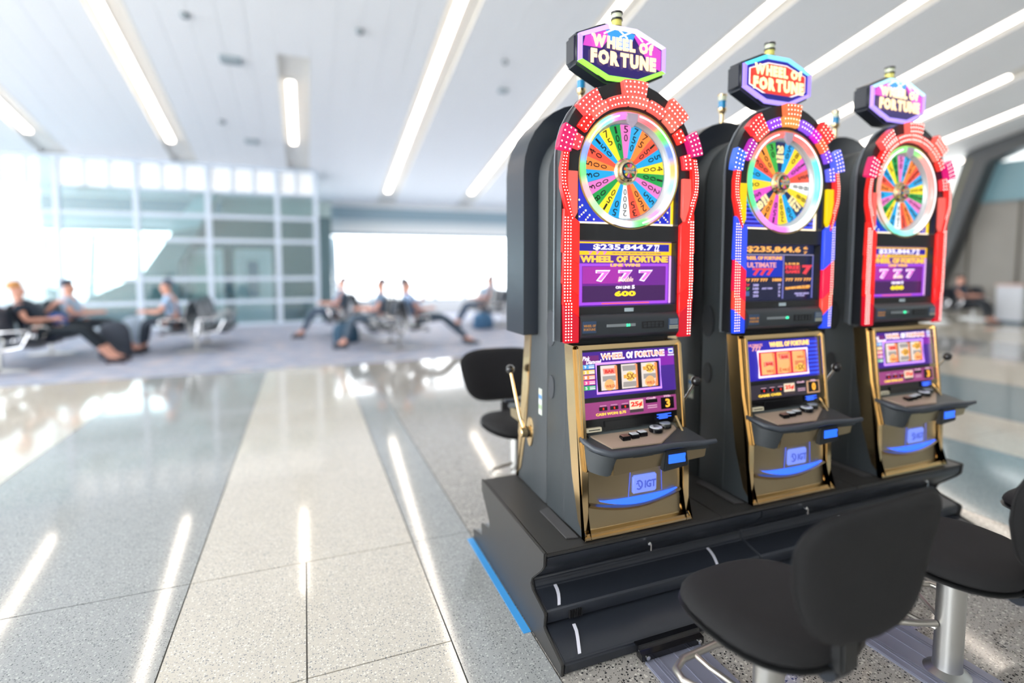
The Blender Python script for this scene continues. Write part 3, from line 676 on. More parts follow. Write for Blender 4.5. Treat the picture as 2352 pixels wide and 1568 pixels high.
    for x0, x1, z0, z1 in ((-.268, -.250, -.36, 0), (.252, .270, -.36, 0), (-.268, .270, -.020, 0)): g.box(x0, x1, -.018, .01, z0, z1)
    g.build('door_frame', M_gold, t, bevel=.005)
    door = dG().box(-.25, .252, -.004, .02, -.37, -.018).build('reel_door', M_blackg, t)
    sc1 = dG().box(-.242, .236, -.006, -.003, -.225, -.030).build('reel_glass', glow('reel_art%d' % (game if game == 2 else 1), '4a1f98' if game != 2 else '2a22b8', .75), t)
    if front:
        yd = -.006
        def r(name, x0, x1, z0, z1, col, dy=0, s=1.0, par=sc1): return dG().rect(x0, x1, z0, z1, yd-dy).build(name, glow('scr_'+col, col, s), par)
        if game != 2:
            r('glass_art', .155, .232, -.11, -.045, '8a1fb0', .0005, .8); r('glass_art', -.24, -.16, -.09, -.045, '7a2a80', .0005, .7)
            tc_, rc, tg = 'c890ff', ['ffffff', 'ffd8c0', 'ff7a50'], ['4a9ad8', 'e8c050', 'ff8a50', 'e0508a', '3aa860']
            g = dG(); text(g, 'WHEEL', -.090, -.053, yd-.001, .120, .030, .05); text(g, 'Of', -.004, -.053, yd-.001, .034, .030, .05); text(g, 'FORTUNE', .103, -.053, yd-.001, .158, .030, .05); g.build('glass_title', glow('scr_white', 'f6ecff', 1.2), sc1, kind='stuff')
            g = dG(); text(g, 'WHEEL', -.090, -.053, yd-.003, .113, .020, .01); text(g, 'FORTUNE', .103, -.053, yd-.003, .149, .020, .01); g.build('glass_title', glow('title_orange', 'ff9a5a', 1.0), sc1, kind='stuff')
            g = dG(); text(g, 'Pink', -.222, -.056, yd-.001, .036, .018, .01, shear=.3); text(g, 'Diamond', -.186, -.072, yd-.001, .075, .018, .01, shear=.3); g.build('glass_script', glow('scr_white', 'f6ecff', 1.2), sc1, kind='stuff')
            r('plaque', .205, .230, -.058, -.036, 'e0e4ff', .001); r('plaque', .209, .226, -.052, -.043, '2440c8', .002); r('plaque', .200, .234, -.068, -.063, 'e0e4ff', .001)
            for q in range(5):
                z = -.092-q*.0225; r('payline_tag', -.240, -.184, z-.009, z+.009, tg[q], .001)
                g = dG(); text(g, '92135'[q], -.229, z, yd-.003, .01, .012, .02); g.rect(-.212, -.186, z-.006, z-.001, yd-.0025, .001); g.rect(-.212, -.186, z+.002, z+.005, yd-.0025, .001); g.build('tag_print', glow('tag_white', 'f0f0ff', .8), sc1, kind='stuff')
        else:
            for q in range(9): r('glass_line', .165, .232, -.215+q*.02, -.205+q*.02, '3a5aff', .0005, .8)
            tc_ = 'f0d8e8'
            g = dG(); text(g, 'WHEEL OF FORTUNE', .04, -.052, yd-.001, .27, .026, .05); g.build('glass_title', glow('scr_gold2', 'ffcf7a', 1.2), sc1, kind='stuff')
            g = dG(); text(g, 'ULTIMATE', -.185, -.050, yd-.001, .09, .012, .02); text(g, '777', -.18, -.068, yd-.001, .06, .022, .04); g.build('glass_word', glow('scr_rose', 'e8a0a8', .9), sc1, kind='stuff')
        # tube of light round the reels
        g = dG(); X0, X1, Z0, Z1 = -.178, .152, -.208, -.082
        g.tube([(X0, yd-.006, Z0), (X0, yd-.006, Z1), (X1, yd-.006, Z1), (X1, yd-.006, Z0)], .0052, 8, closed=True); g.build('reel_neon', glow('neon_'+tc_, tc_, 1.2), sc1, smooth=True)
        rb = dG().box(X0+.006, X1-.006, yd-.002, yd+.001, Z0+.006, Z1-.006).build('reel_window', mat('reel_black', '120a1a', .3) if game != 2 else glow('reel_red', 'd0103a', .9), t)
        for i in range(3):
            cx_ = -.117+i*.104; g = dG(); k = 8
            pts = [(yd-.004-.010*math.cos(PI*(j/k-.5))*1, Z0+.010+(Z1-Z0-.020)*j/k) for j in range(k+1)]
            g.prism(pts+[(yd, Z1-.01), (yd, Z0+.01)], 'x', cx_-.038, cx_+.038)
            rl = g.build('reel', glow('reel_paper%d' % (game == 2), 'e8dcd4' if game != 2 else 'ffb878', .85), t, smooth=True)
            dG().box(cx_+.029, cx_+.037, yd-.0155, yd-.006, Z0+.012, Z1-.012).build('reel_edge', glow('reel_edge', 'ff9058', .9), rl)
            def sym(kind, z):
                if kind == 'band':
                    dG().box(cx_-.036, cx_+.029, yd-.0150, yd-.008, z-.011, z+.011).build('reel_band', glow('band_grey%d' % (game == 2), 'a8a09c' if game != 2 else 'e88a58', .8), rl)  # darker stripe paints the reel's shading into its colour
                elif kind == 'bar':
                    dG().box(cx_-.030, cx_+.026, yd-.0165, yd-.008, z-.012, z+.012).build('symbol', glow('sym_red', 'f08a7a', .9), rl)
                    g = dG(); text(g, 'BAR', cx_-.002, z, yd-.017, .046, .015, .04); g.build('symbol', glow('sym_red2', 'd83a34', .9), rl)
                elif kind == '5x':
                    dG().box(cx_-.035, cx_+.029, yd-.0158, yd-.008, z-.008, z+.008).build('symbol', glow('sym_bar5', 'e8a848', .9), rl)
                    dG().lathe([(.021, yd-.008), (.021, yd-.0165), (0, yd-.017)], 18, (cx_-.002, 0, z), 'y').build('symbol', glow('sym_gold', 'ffc860', .95), rl)
                    g = dG(); text(g, '5X', cx_-.002, z, yd-.0175, .04, .026, .03); g.build('symbol', glow('sym_brown', 'a8702a', .8), rl)
                else:
                    dG().lathe([(.024, yd-.008), (.024, yd-.0165), (0, yd-.017)], 18, (cx_-.004, 0, z), 'y').build('symbol', glow('sym_orange', 'ffb070', .95), rl)
                    g = dG(); text(g, 'WILD', cx_-.003, z-.006, yd-.0175, .046, .013, .03); g.build('symbol', glow('sym_rust', 'd87848', .8), rl)
            zt = Z1-.034; zm = (Z0+Z1)/2; zb_ = Z0+.034
            for kd, z in ([[('bar', zt), ('wild', zb_)], [('5x', zm)], [('5x', zt-.0), ('wild', zb_)]], [[('bar', zm), ('wild', zb_)], [('bar', zt), ('wild', zb_)], [('wild', zt), ('5x', zb_)]])[game == 2][i]: sym(kd, z)
            for z in ([zm-.002], [zm+.036, zm-.034], [zm-.006])[i]: sym('band', z)
        # credit panel
        cp = dG().box(-.238, .232, -.007, -.003, -.316, -.246).build('credit_panel', glow('credit%d' % (game == 2), 'a8488a' if game != 2 else '3a3440', .7), t)
        def c(name, x0, x1, z0, z1, m, dy=.001): return dG().rect(x0, x1, z0, z1, -.007-dy).build(name, m, cp)
        for i in range(3): c('meter', -.172+i*.055, -.132+i*.055, -.284, -.268, mat('meter_black', '141014', .2))
        c('meter', .066, .128, -.272, -.256, mat('meter_black', '141014', .2)); 
        if game == 2: c('meter', .138, .224, -.312, -.25, glow('meter_cream', 'd8a880', .8))
        c('meter', .146, .216, -.306, -.254, mat('meter_black', '141014', .2), .003)
        c('denomination', -.018, .052, -.292, -.252, glow('denom_cream', 'f0dcc0', .9)); c('denomination', -.018, .052, -.306, -.293, mat('denom_grey', '5a4a50', .3))
        g = dG(); text(g, '25¢', .017, -.272, -.0095, .06, .026, .04); 
        for i in range(3): text(g, '1', -.152+i*.055, -.276, -.0095, .006, .009, .04)
        g.build('red_figures', glow('fig_red', 'f03028', 1.0), cp, kind='stuff')
        g = dG(); text(g, 'CASH WON: $.75' if game != 2 else 'GAME OVER', -.115, -.299, -.0095, .15, .013, .03); g.build('message', glow('msg_yellow', 'ffd24a', 1.0), cp, kind='stuff')
        g = dG(); text(g, '3' if game != 2 else '0', .181, -.280, -.012, .024, .038, .03); g.build('win_digit', glow('dig_orange', 'ffb03c', 1.2), cp)
        g = dG(); text(g, 'Credit', .095, -.251, -.009, .05, .009, .02, shear=.3); text(g, 'Win', .182, -.249, -.009, .036, .009, .02, shear=.3); g.rect(.075, .125, -.286, -.283, -.008, .001); g.rect(.075, .125, -.295, -.292, -.008, .001)
        for i in range(3): g.rect(-.168+i*.055, -.136+i*.055, -.264, -.262, -.008, .001)
        g.build('panel_print', glow('print_pink', 'f0c0d8', .8), cp, kind='stuff')
        # belt: ticket slot, black display, blue bill light
        dG().box(-.245, -.17, -.02, .0, -.368, -.350).build('ticket_slot', M_cream, t, bevel=.002)
        dG().box(-.235, -.18, -.0205, -.018, -.361, -.357).build('slot_mouth', M_blackg, t)
        dG().box(-.15, .09, -.012, .0, -.355, -.330).build('belt_display', M_blackg, t, bevel=.002)
        bl = dG().box(.115, .205, -.010, .0, -.352, -.322).build('bill_acceptor', mat('acceptor_black', '0c1020', .2), t)
        g = dG(); [g.tube([(.12+.01*(q % 2), -.012, -.328-q*.006), (.195-.02*(q % 2), -.012, -.327-q*.006)], .0022, 6) for q in range(4)]; g.build('blue_glow_bars', M_bluegl, bl, kind='stuff')
    # deck plate and armrest
    slab = [(-.262, -.29), (-.262, -.36), (-.235, -.41), (-.19, -.452), (-.05, -.46), (.10, -.458), (.27, -.468), (.30, -.462), (.262, -.33), (.262, -.29)]
    g = G(); g.add([(x, y, .428+(y+.3)*.27-.030) for x, y in slab]+[(x, y, .428+(y+.3)*.27) for x, y in slab],
                   [tuple(range(10))[::-1], tuple(range(10, 20))]+[(i, (i+1) % 10, (i+1) % 10+10, i+10) for i in range(10)])
    dk = g.build('armrest_slab', M_black, t, bevel=.006)
    def dz(x, y): return .428+(y+.3)*.27
    pl = [(-.235, -.305), (-.175, -.425), (.06, -.436), (.205, -.35), (.215, -.305)]
    g = G(); g.add([(x, y, dz(x, y)) for x, y in pl]+[(x, y, dz(x, y)+.006) for x, y in pl], [tuple(range(5))[::-1], tuple(range(5, 10))]+[(i, (i+1) % 5, (i+1) % 5+5, i+5) for i in range(5)])
    g.build('deck_plate', M_tan, t, bevel=.002)
    g = G(); g.prism([(-.31, .41), (-.335, .418), (-.30, .45), (-.29, .45)], 'x', -.23, .24); g.build('deck_riser', mat('riser_grey', '4a5052', .35), t)
    rail = [(-.262, -.300, .424), (-.262, -.35, .411), (-.245, -.405, .397), (-.195, -.452, .385), (-.12, -.462, .384), (0, -.466, .388), (.09, -.468, .393), (.17, -.474, .391), (.25, -.484, .389), (.305, -.488, .393)]
    G().tube(rail, [.010, .012, .014, .015, .015, .015, .015, .014, .013, .010], 10).build('armrest_rail', mat('rail_grey', '3a4048', .38), t, smooth=True)
    # left cheek and gold apron
    ck = [(-.262, -.30), (-.262, -.36), (-.250, -.395), (-.225, -.43), (-.19, -.452), (-.155, -.457), (-.155, -.41), (-.2, -.36), (-.2, -.30)]
    cb_ = [(-.262, -.315), (-.262, -.36), (-.250, -.385), (-.23, -.415), (-.21, -.432), (-.19, -.440), (-.19, -.40), (-.21, -.36), (-.21, -.315)]
    g = G(); g.rings([[(x, y, .405+(y+.3)*.18) for x, y in ck], [(x, y, .355) for x, y in ck[:4]+[(-.19, -.450), (-.168, -.452)]+ck[6:]], [(x, y, .285+(y+.44)*.1) for x, y in cb_]]); g.build('armrest_cheek', M_black, t, bevel=.006, seg=2)
    g = G(); g.add([(x, y, z) for x, y0, y1, zb in ((-.185, -.452, -.33, .285), (.03, -.456, -.33, .298), (.14, -.457, -.33, .302), (.285, -.462, -.33, .312)) for y, z in ((y0, .372), (y1, .372), (y1, zb), (y0+.012, zb))],
                   [(0, 1, 2, 3)]+[(4*j+i, 4*j+(i+1) % 4, 4*j+4+(i+1) % 4, 4*j+4+i) for j in range(3) for i in range(4)]+[(15, 14, 13, 12)])
    g.build('apron', M_satin, t, bevel=.006)
    if front:
        g = G(); g.prism([(.058, .372), (.165, .372), (.178, .296), (.048, .284)], 'y', -.472, -.44); ba = g.build('bill_mouth', mat('mouth_black', '22262a', .4), t, bevel=.005)
        g = G(); g.box(.07, .155, -.476, -.471, .345, .355); g.box(.07, .155, -.476, -.471, .318, .330); g.box(.07, .155, -.474, -.471, .331, .344); g.build('mouth_light', glow('blue_mouth', '2a6aff', 1.3), ba, kind='stuff')
        # buttons
        def btn(x, y, w_, name, m, rad=None):
            z0 = dz(x, y)+.005
            if rad:
                b = G().lathe([(rad, 0), (rad, .014), (rad*.9, .018)], 20, (x, y, z0)).build(name, M_blackg, t, smooth=True)
                G().lathe([(rad*.86, .017), (rad*.84, .021), (0, .022)], 20, (x, y, z0)).build('button_cap', m, b, smooth=True)
            else:
                b = G().box(x-w_, x+w_, y-.017, y+.017, z0-.006, z0+.014).build(name, M_blackg, t, bevel=.003)
                G().box(x-w_*.84, x+w_*.84, y-.014, y+.014, z0+.013, z0+.018).build('button_cap', m, b, bevel=.002)
            return b
        mb = mat('cap_white', 'd8dee2', .3)
        b1 = btn(-.082, -.375, .02, 'play_button', mat('cap_rust', '8a6a60', .3)); b2 = btn(-.034, -.37, .02, 'play_button', mb); b3 = btn(.012, -.363, .02, 'play_button', mb)
        b4 = btn(.093, -.352, 0, 'spin_button', mb, .032); b5 = btn(.157, -.33, 0, 'spin_button', mat('cap_grey', '9aa0a2', .25), .029)
        g = G(); z0 = dz(.093, -.352)+.0275
        for q, ww in enumerate((.012, .018, .022)): g.box(.093-.002*q-ww/2, .093+.002*q+ww/2, -.340-q*.009, -.336-q*.009, z0, z0+.0008)
        g.build('button_print', mat('print_dark', '30343a', .5), b4, kind='stuff')
        g = G(); g.prism([(-.30, .42), (-.37, .405), (-.295, .49)], 'x', .222, .232); g.build('deck_gusset', M_gold, t)
    # belly panel with badge and crescent
    prof = [(-.335, .30), (-.338, .2), (-.342, .125), (-.346, .115), (-.330, .085), (-.352, .035), (-.352, .03)]
    n = 14; rs = []
    for i in range(n+1):
        x = -.235+.47*i/n; u = (i/n-.5)*2; bow = -.010*(1-u*u); cr = -.035*(1-u*u)
        rs.append([(x, -.335+bow, .31), (x, -.338+bow, .22), (x, -.343+bow, .145+cr), (x, -.356+bow, .137+cr), (x, -.34+bow, .120+cr), (x, -.352+bow*.3, .024), (x, -.30, .024), (x, -.30, .31)])
    G().rings(rs).build('belly_panel', M_satin, t, smooth=True)
    g = G()
    for i in range(13):
        pass
    ca, cb = [], []
    for i in range(17):
        u = i/8-1; x = u*.20+.010; ca.append((x, .148-.038*(1-u*u))); cb.append((x, .149-.038*(1-u*u)+.030*(1-u*u)**1.3))
    if front:
        bp = G().prism([(.035-.062, .155+.0), (.035+.062, .155), (.035+.062, .235), (.035-.062, .235)], 'y', -.362, -.345).build('badge', M_bluepl, t, bevel=.006, seg=3)
        g = G(); text(g, 'IGT', .060, .194, -.363, .058, .034, .03); g.build('badge_lettering', glow('badge_ink', '5266d8', .7), bp, kind='stuff')
        g = G(); g.tube([(.002+.016*math.cos(a), -.363, .194+.019*math.sin(a)) for a in [R(-130+20*q) for q in range(14)]], .0035, 6); g.tube([(-.012, -.363, .2), (-.002, -.363, .204), (.002, -.363, .19), (.010, -.363, .183)], .003, 6); g.build('badge_emblem', glow('badge_ink', '5266d8', .7), bp, kind='stuff')
        g = G(); g.prism(ca+cb[::-1], 'y', -.3585, -.349); g.build('crescent_light', M_bluegl, t)
        g = G(); g.tube([(.04-.085, -.352, .14), (.04-.075, -.350, .26)], .0015, 5); g.tube([(.04+.09, -.352, .15), (.04+.085, -.350, .27)], .0015, 5); g.build('blue_seam', glow('seam_blue', '4a6aff', .8), t, kind='stuff')
        G().box(-.025, .03, -.362, -.345, .262, .272).build('badge_hood', M_blackg, t)
    # ledge below
    g = G(); g.prism([(-.335, .06), (-.353, .03), (-.378, .026), (-.378, .012), (-.335, .012)], 'x', -.262, .262); g.build('kick_ledge', M_gold, t, bevel=.002)
    # lever on the player's right
    lx = hw
    g = G(); g.add([(lx, -.195+.038*math.cos(2*PI*i/20), .30+.078*math.sin(2*PI*i/20)) for i in range(20)]+[(lx+.006, -.195+.036*math.cos(2*PI*i/20), .30+.075*math.sin(2*PI*i/20)) for i in range(20)],
                   [tuple(range(20, 40)), tuple(range(20))[::-1]]+[(i, (i+1) % 20, (i+1) % 20+20, i+20) for i in range(20)])
    lv = g.build('lever_plate', M_gold, t)
    if front: lv.location = (0, .0, .13)
    G().lathe([(.030, .006), (.030, .012), (.026, .014), (.026, .055), (.023, .058)], 20, (lx, -.195, .30), 'x').build('lever_hub', M_gold, lv, smooth=True)
    G().lathe([(.0305, .018), (.0305, .024)], 20, (lx, -.195, .30), 'x').build('hub_ring', M_blackg, lv, smooth=True)
    pth = [(lx+.035, -.20, .32), (lx+.045, -.225, .37), (lx+.05, -.275, .47), (lx+.055, -.34, .60)] if not front else [(lx+.035, -.20, .32), (lx+.045, -.235, .355), (lx+.05, -.28, .42), (lx+.055, -.325, .49)]
    G().tube(pth, [.008, .0075, .007, .0065], 10).build('lever_arm', M_chrome if front else M_gold, lv, smooth=True)
    G().lathe([(.002, -.024), (.012, -.021), (.021, -.012), (.024, 0), (.021, .012), (.012, .021), (.002, .024)], 16, pth[-1]).build('lever_ball', M_blackg, lv, smooth=True)
    # approval sticker stack on the right flank
    g = G(); 
    sk = G().box(lx, lx+.001, -.09, -.05, .42, .55).build('sticker_sheet', mat('sheet_grey', 'b8c0b8', .5), t)
    for q in range(5): G().box(lx+.001, lx+.002, -.087, -.053, .425+q*.025, .443+q*.025).build('sticker', mat('stk%d' % q, ['d8d8cc', '9ab08a', 'd0d4d8', '5a8ac0', 'c8c4b0'][q], .5), sk)
    return t

PZ = .405; XM = [1.335, 2.245, 3.155]; YM = 2.265
m1 = slot_machine((XM[0], YM, PZ), 'nearest slot machine, red arch lights, purple screen reading 235,844.7 and 600', 1)
m2 = slot_machine((XM[1], YM, PZ), 'middle slot machine with blue and orange arch lights and red hexagonal topper', 2)
m3 = slot_machine((XM[2], YM, PZ), 'furthest slot machine of the front row, blurred red arch lights, right end of the pedestal', 3)
mb = slot_machine((XM[0], YM, PZ), 'black rear slot machine back to back with the nearest one, gold lever on its side', 1, front=False, rz=PI)
dup(mb, (XM[1], YM, PZ), 'rear slot machine behind the middle one, only its dark top and blue lens beacon seen')
dup(mb, (XM[2], YM, PZ), 'rear slot machine behind the right one, blue lens beacon showing beside the red arch')

# ================================================================== PEDESTAL
ped = empty('machine_pedestal', (.863, YM, 0), 'long low black pedestal with stepped foot rests under the slot machines', 'pedestal')
PX = 2.69
half = [(-.405, .405), (-.400, .345), (-.375, .315), (-.285, .235), (-.272, .205), (-.285, .188), (-.405, .160), (-.412, .150), (-.405, .098), (-.412, .092), (-.555, .055), (-.565, .045), (-.560, .0)]
full = half+[(-p[0], p[1]) for p in half[::-1]]
G().prism(full, 'x', 0, .012).build('side_panel', M_ped, ped, bevel=.003)
G().prism(full, 'x', PX-.012, PX).build('side_panel', M_ped, ped, bevel=.003)
for i, (a, b) in enumerate(((.013, .90), (.902, 1.80), (1.802, PX-.013))):
    G().box(a, b, -.402, .402, .385, .401).build('top_panel', M_ped, ped, bevel=.003)
for s in (-1, 1):
    for a, b in ((.014, 1.15), (1.153, PX-.014)):
        G().prism([(s*.398, .383), (s*.394, .348), (s*.368, .318), (s*.28, .24), (s*.25, .24), (s*.25, .383)], 'x', a, b).build('fascia', M_step, ped, bevel=.004)
        G().prism([(s*.25, .238), (s*.270, .22), (s*.268, .205), (s*.28, .184), (s*.398, .157), (s*.402, .148), (s*.395, .098), (s*.25, .098)], 'x', a, b).build('upper_step', M_step, ped, bevel=.006, seg=3)
        G().prism([(s*.25, .096), (s*.398, .092), (s*.550, .053), (s*.557, .044), (s*.552, .0), (s*.25, 0)], 'x', a, b).build('lower_step', M_step, ped, bevel=.006, seg=3)
for x in (.50, 1.43, 2.35):
    lk = G().lathe([(.008, -.402), (.008, -.412), (.004, -.415)], 14, (x, 0, .352), 'y').build('lock', M_chrome, ped, smooth=True)
    G().box(x+.001, x+.007, -.416, -.408, .322, .352).build('key', M_chrome, lk)
def mark(x, tz0, n=7):
    pass
# curved white lines on the treads
def tread_line(x, pts, w_=.007):
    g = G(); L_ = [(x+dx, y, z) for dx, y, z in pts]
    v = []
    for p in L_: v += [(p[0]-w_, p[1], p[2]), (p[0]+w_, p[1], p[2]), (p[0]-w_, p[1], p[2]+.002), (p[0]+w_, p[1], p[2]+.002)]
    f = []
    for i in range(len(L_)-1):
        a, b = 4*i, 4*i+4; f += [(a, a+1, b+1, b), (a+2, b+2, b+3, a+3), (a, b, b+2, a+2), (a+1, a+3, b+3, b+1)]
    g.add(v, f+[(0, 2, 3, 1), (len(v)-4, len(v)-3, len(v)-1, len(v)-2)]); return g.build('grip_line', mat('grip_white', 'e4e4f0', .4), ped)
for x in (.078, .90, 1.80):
    tread_line(x, [(.03, -.285, .1835), (.028, -.31, .178), (.022, -.335, .1725), (.012, -.36, .167), (.0, -.385, .161)])
    tread_line(x+.002, [(.048, -.42, .089), (.044, -.45, .0815), (.034, -.48, .0735), (.022, -.51, .066), (.01, -.54, .0575)])
g = G(); [g.box(.115+i*.009, .119+i*.009, -.409, -.398, .108, .14) for i in range(7)]; g.build('vent', M_rubber, ped, kind='stuff')
tag(G().box(.825, .860, 1.98, 2.82, 0, .0015).build('floor_tape', M_tape), 'strip of blue tape on the floor along the end of the black pedestal', 'tape')

# grey wedge plates beside the machines on the pedestal top
for i, x in enumerate(XM):
    o = G().prism([(x-.335, -.33), (x-.285, -.34), (x-.283, -.04), (x-.335, -.06)], 'z', .4035, .409).build('cover_plate', mat('cover_grey', '4c4b4c', .4), ped)
    o.location = (-.863, 0, 0)

# ================================================================== STOOLS
def pad(fn, n=28, m=9, th=.03, pw=3.0, tback=None):
    """closed cushion: fn(u, v) gives centre surface and normal offset direction"""
    g = G(); rs = []
    tback = tback if tback is not None else th
    def se(a): c, s = math.cos(a), math.sin(a); return (abs(c)**(2/pw)*(1 if c > 0 else -1), abs(s)**(2/pw)*(1 if s > 0 else -1))
    for k in range(1, m+1):
        s = math.sin(k/m*PI/2); rs.append([fn(s*se(2*PI*i/n)[0], s*se(2*PI*i/n)[1], th*max(0, (1-s**5))**.5) for i in range(n)])
    for k in range(m-1, 0, -1):
        s = math.sin(k/m*PI/2); rs.append([fn(s*se(2*PI*i/n)[0], s*se(2*PI*i/n)[1], -tback*max(0, (1-s**5))**.5) for i in range(n)])
    g.rings(rs); return g
def stool(loc, label, rz=0, zoff=0, swivel=R(3)):
    t = empty('casino_stool', loc, label, 'stool', 'black swivel stools bolted to the pedestal', 0)
    t.rotation_euler = (0, 0, rz)
    sz = .475+zoff
    st_ = empty_part = None
    # seat (faces +y)
    def sf(u, v, h): return (u*.25*(1-.06*max(0, v))-.005, v*.24+.015, sz+h+.018*u*u-.012*max(0, v)**2)
    seat = pad(sf, th=.055, tback=.02, pw=2.6).build('seat', M_fab, t, smooth=True)
    def sh(u, v, h): return (u*.255*(1-.06*max(0, v))-.005, v*.245+.015, sz-.018+h+.018*u*u-.012*max(0, v)**2)
    pad(sh, th=.006, tback=.022, pw=2.6).build('seat_shell', M_edge, seat, smooth=True)
    # backrest
    def bf(u, v, h):
        wv = .315*(1-.30*((1-v)/2)**1.4)
        return (u*wv+.036, -.285+.03*u*u-.025*v*(v > 0)-h, sz+.285+v*.19)
    back = pad(bf, th=.034, tback=.030, pw=3.6).build('backrest', M_fab, t, smooth=True)
    n = 44; pts = []
    for i in range(n):
        c, s = math.cos(2*PI*i/n), math.sin(2*PI*i/n); u = abs(c)**(2/3.6)*(1 if c > 0 else -1); v = abs(s)**(2/3.6)*(1 if s > 0 else -1); pts.append(bf(u, v, .0))
    G().tube(pts, .0035, 6, closed=True).build('piping', mat('piping_black', '101012', .8), back, smooth=True)
    G().prism([(-.23, sz+.10), (-.25, sz+.10), (-.255, sz-.02), (-.22, sz-.045), (-.05, sz-.045), (-.05, sz-.025), (-.2, sz-.025)], 'x', -.035, .035).build('back_bracket', M_edge, t, bevel=.008)
    G().lathe([(.035, 0), (.035, .07)], 16, (-.035, -.20, sz-.035), 'x').build('hinge_knob', M_shell, t, smooth=True)
    G().lathe([(.075, .012), (.048, .03), (.046, .05), (.046, sz-.045), (.09, sz-.04)], 28).build('column', M_alu, t, smooth=True)
    for ch in t.children:
        if ch.name.split('.')[0] in ('seat', 'backrest', 'back_bracket', 'hinge_knob'): ch.rotation_euler = (0, 0, swivel)
    # footrest loop
    pts = [(-.045, .02, .20), (-.12, .05, .20), (-.185, .09, .20), (-.215, .14, .20), (-.205, .19, .20), (-.15, .22, .20), (0, .235, .20), (.15, .22, .20), (.205, .19, .20), (.215, .14, .20), (.185, .09, .20), (.12, .05, .20), (.045, .02, .20)]
    fr = G().tube(pts, .0125, 10).build('footrest', mat('foot_steel', 'b8b4ac', .35, .85), t, smooth=True)
    G().tube([(-.03, .03, .17), (-.09, .16, .195), (-.10, .222, .20)], .009, 8).build('footrest_strut', mat('foot_steel', 'b8b4ac', .35, .85), fr, smooth=True)
    G().tube([(.03, .03, .17), (.09, .16, .195), (.10, .222, .20)], .009, 8).build('footrest_strut', mat('foot_steel', 'b8b4ac', .35, .85), fr, smooth=True)
    # ribbed floor plate reaching to a bracket on the pedestal
    pl = G().box(-.135, .135, -.16, .46, 0, .012).build('floor_plate', M_plate, t, bevel=.003)
    g = G()
    for x in (-.10, -.088, -.076, .0, .07, .082, .094): g.box(x-.003, x+.003, -.155, .455, .012, .0145)
    g.build('plate_ribs', M_plate, pl, kind='stuff')
    br = G().prism([(.455, .012), (.495, .012), (.495, .05), (.515, .055), (.515, .06), (.485, .06), (.48, .045), (.455, .04)], 'x', -.15, .15); br = br.build('floor_bracket', M_blackg, t, bevel=.002)
    for x in (-.125, .125): G().lathe([(.009, .455), (.009, .449), (.004, .447)], 12, (x, 0, .028), 'y').build('bolt', M_chrome, br, smooth=True)
    return t
s1 = stool((1.335, 1.19, 0), 'large black stool in the foreground, its rounded back towards the viewer')
s2 = dup(s1, (2.245, 1.19, 0), 'second black stool behind the foreground one, seat and grey column showing')
s3 = dup(s1, (3.155, 1.19, 0), 'black stool back cut off by the right edge of the photo')
s4 = dup(s1, (1.335, 3.34, 0), 'blurred dark stool left of the pedestal facing the rear machines', rz=PI-.1)

# ================================================================== WAITING AREA
def bench(loc, rz, n, label, double=True, group='rows of dark waiting seats on the carpet'):
    t = empty('seat_row', loc, label, 'seat row', group, rz)
    W_ = .60; L_ = n*W_
    G().box(-.03, .03, -L_/2, L_/2, .30, .36).build('beam', M_alu, t, bevel=.004)
    for y in (-L_/2+.35, L_/2-.35):
        g = G(); g.box(-.02, .02, y-.03, y+.03, 0, .30); g.prism([(-.35, 0), (.35, 0), (.33, .025), (0, .06), (-.33, .025)], 'y', y-.03, y+.03); g.build('leg', M_alu, t, bevel=.003)
    for s in ((1, -1) if double else (1,)):
        for i in range(n):
            y = -L_/2+W_*(i+.5)
            def sf(u, v, h): return (s*(.33+v*.23), y+u*.26, .395+h+.03*v*v*(v < 0)-.02*(v > .5))
            pad(sf, 16, 4, .03).build('seat', mat('seat_leatherette', '2c3440', .4), t, smooth=True)
            def bf_(u, v, h): return (s*(.10-v*.06-h), y+u*.26, .72+v*.25)
            pad(bf_, 16, 4, .022).build('backrest', mat('seat_leatherette', '2c3440', .4), t, smooth=True)
            G().box(s*.08-.012, s*.08+.012, y-.03, y+.03, .33, .52).build('bracket', M_alu, t)
        for i in range(n+1):
            y = -L_/2+W_*i
            g = G(); g.tube([(s*.06, y, .36), (s*.10, y, .62), (s*.46, y, .63), (s*.50, y, .60), (s*.40, y, .40), (s*.1, y, .35)], .014, 8); g.build('armrest', M_chrome, t, smooth=True)
    return t
bench((-4.17, 10.7, 0), 0, 4, 'dark waiting seat row at the left edge under the reclining ginger person', double=True)
bench((-1.85, 11.5, 0), 0, 3, 'dark waiting seat row standing alone in front of the two white doors')
bench((1.62, 10.5, 0), 0, 3, 'dark waiting seat row in the middle holding the person in light blue')
bench((.95, 12.4, 0), 0, 3, 'dark waiting seat row just behind the middle one')
bench((4.75, 13.6, 0), 0, 4, 'dark waiting seat row beside the left slot machines, partly hidden by them')
bench((18.3, 10.95, 0), PI/2, 3, 'dark waiting seat row on the far right against the slanted strut')
bench((17.5, 9.6, 0), PI/2, 4, 'dark waiting seat row right of the slot machines, nearer the bin')

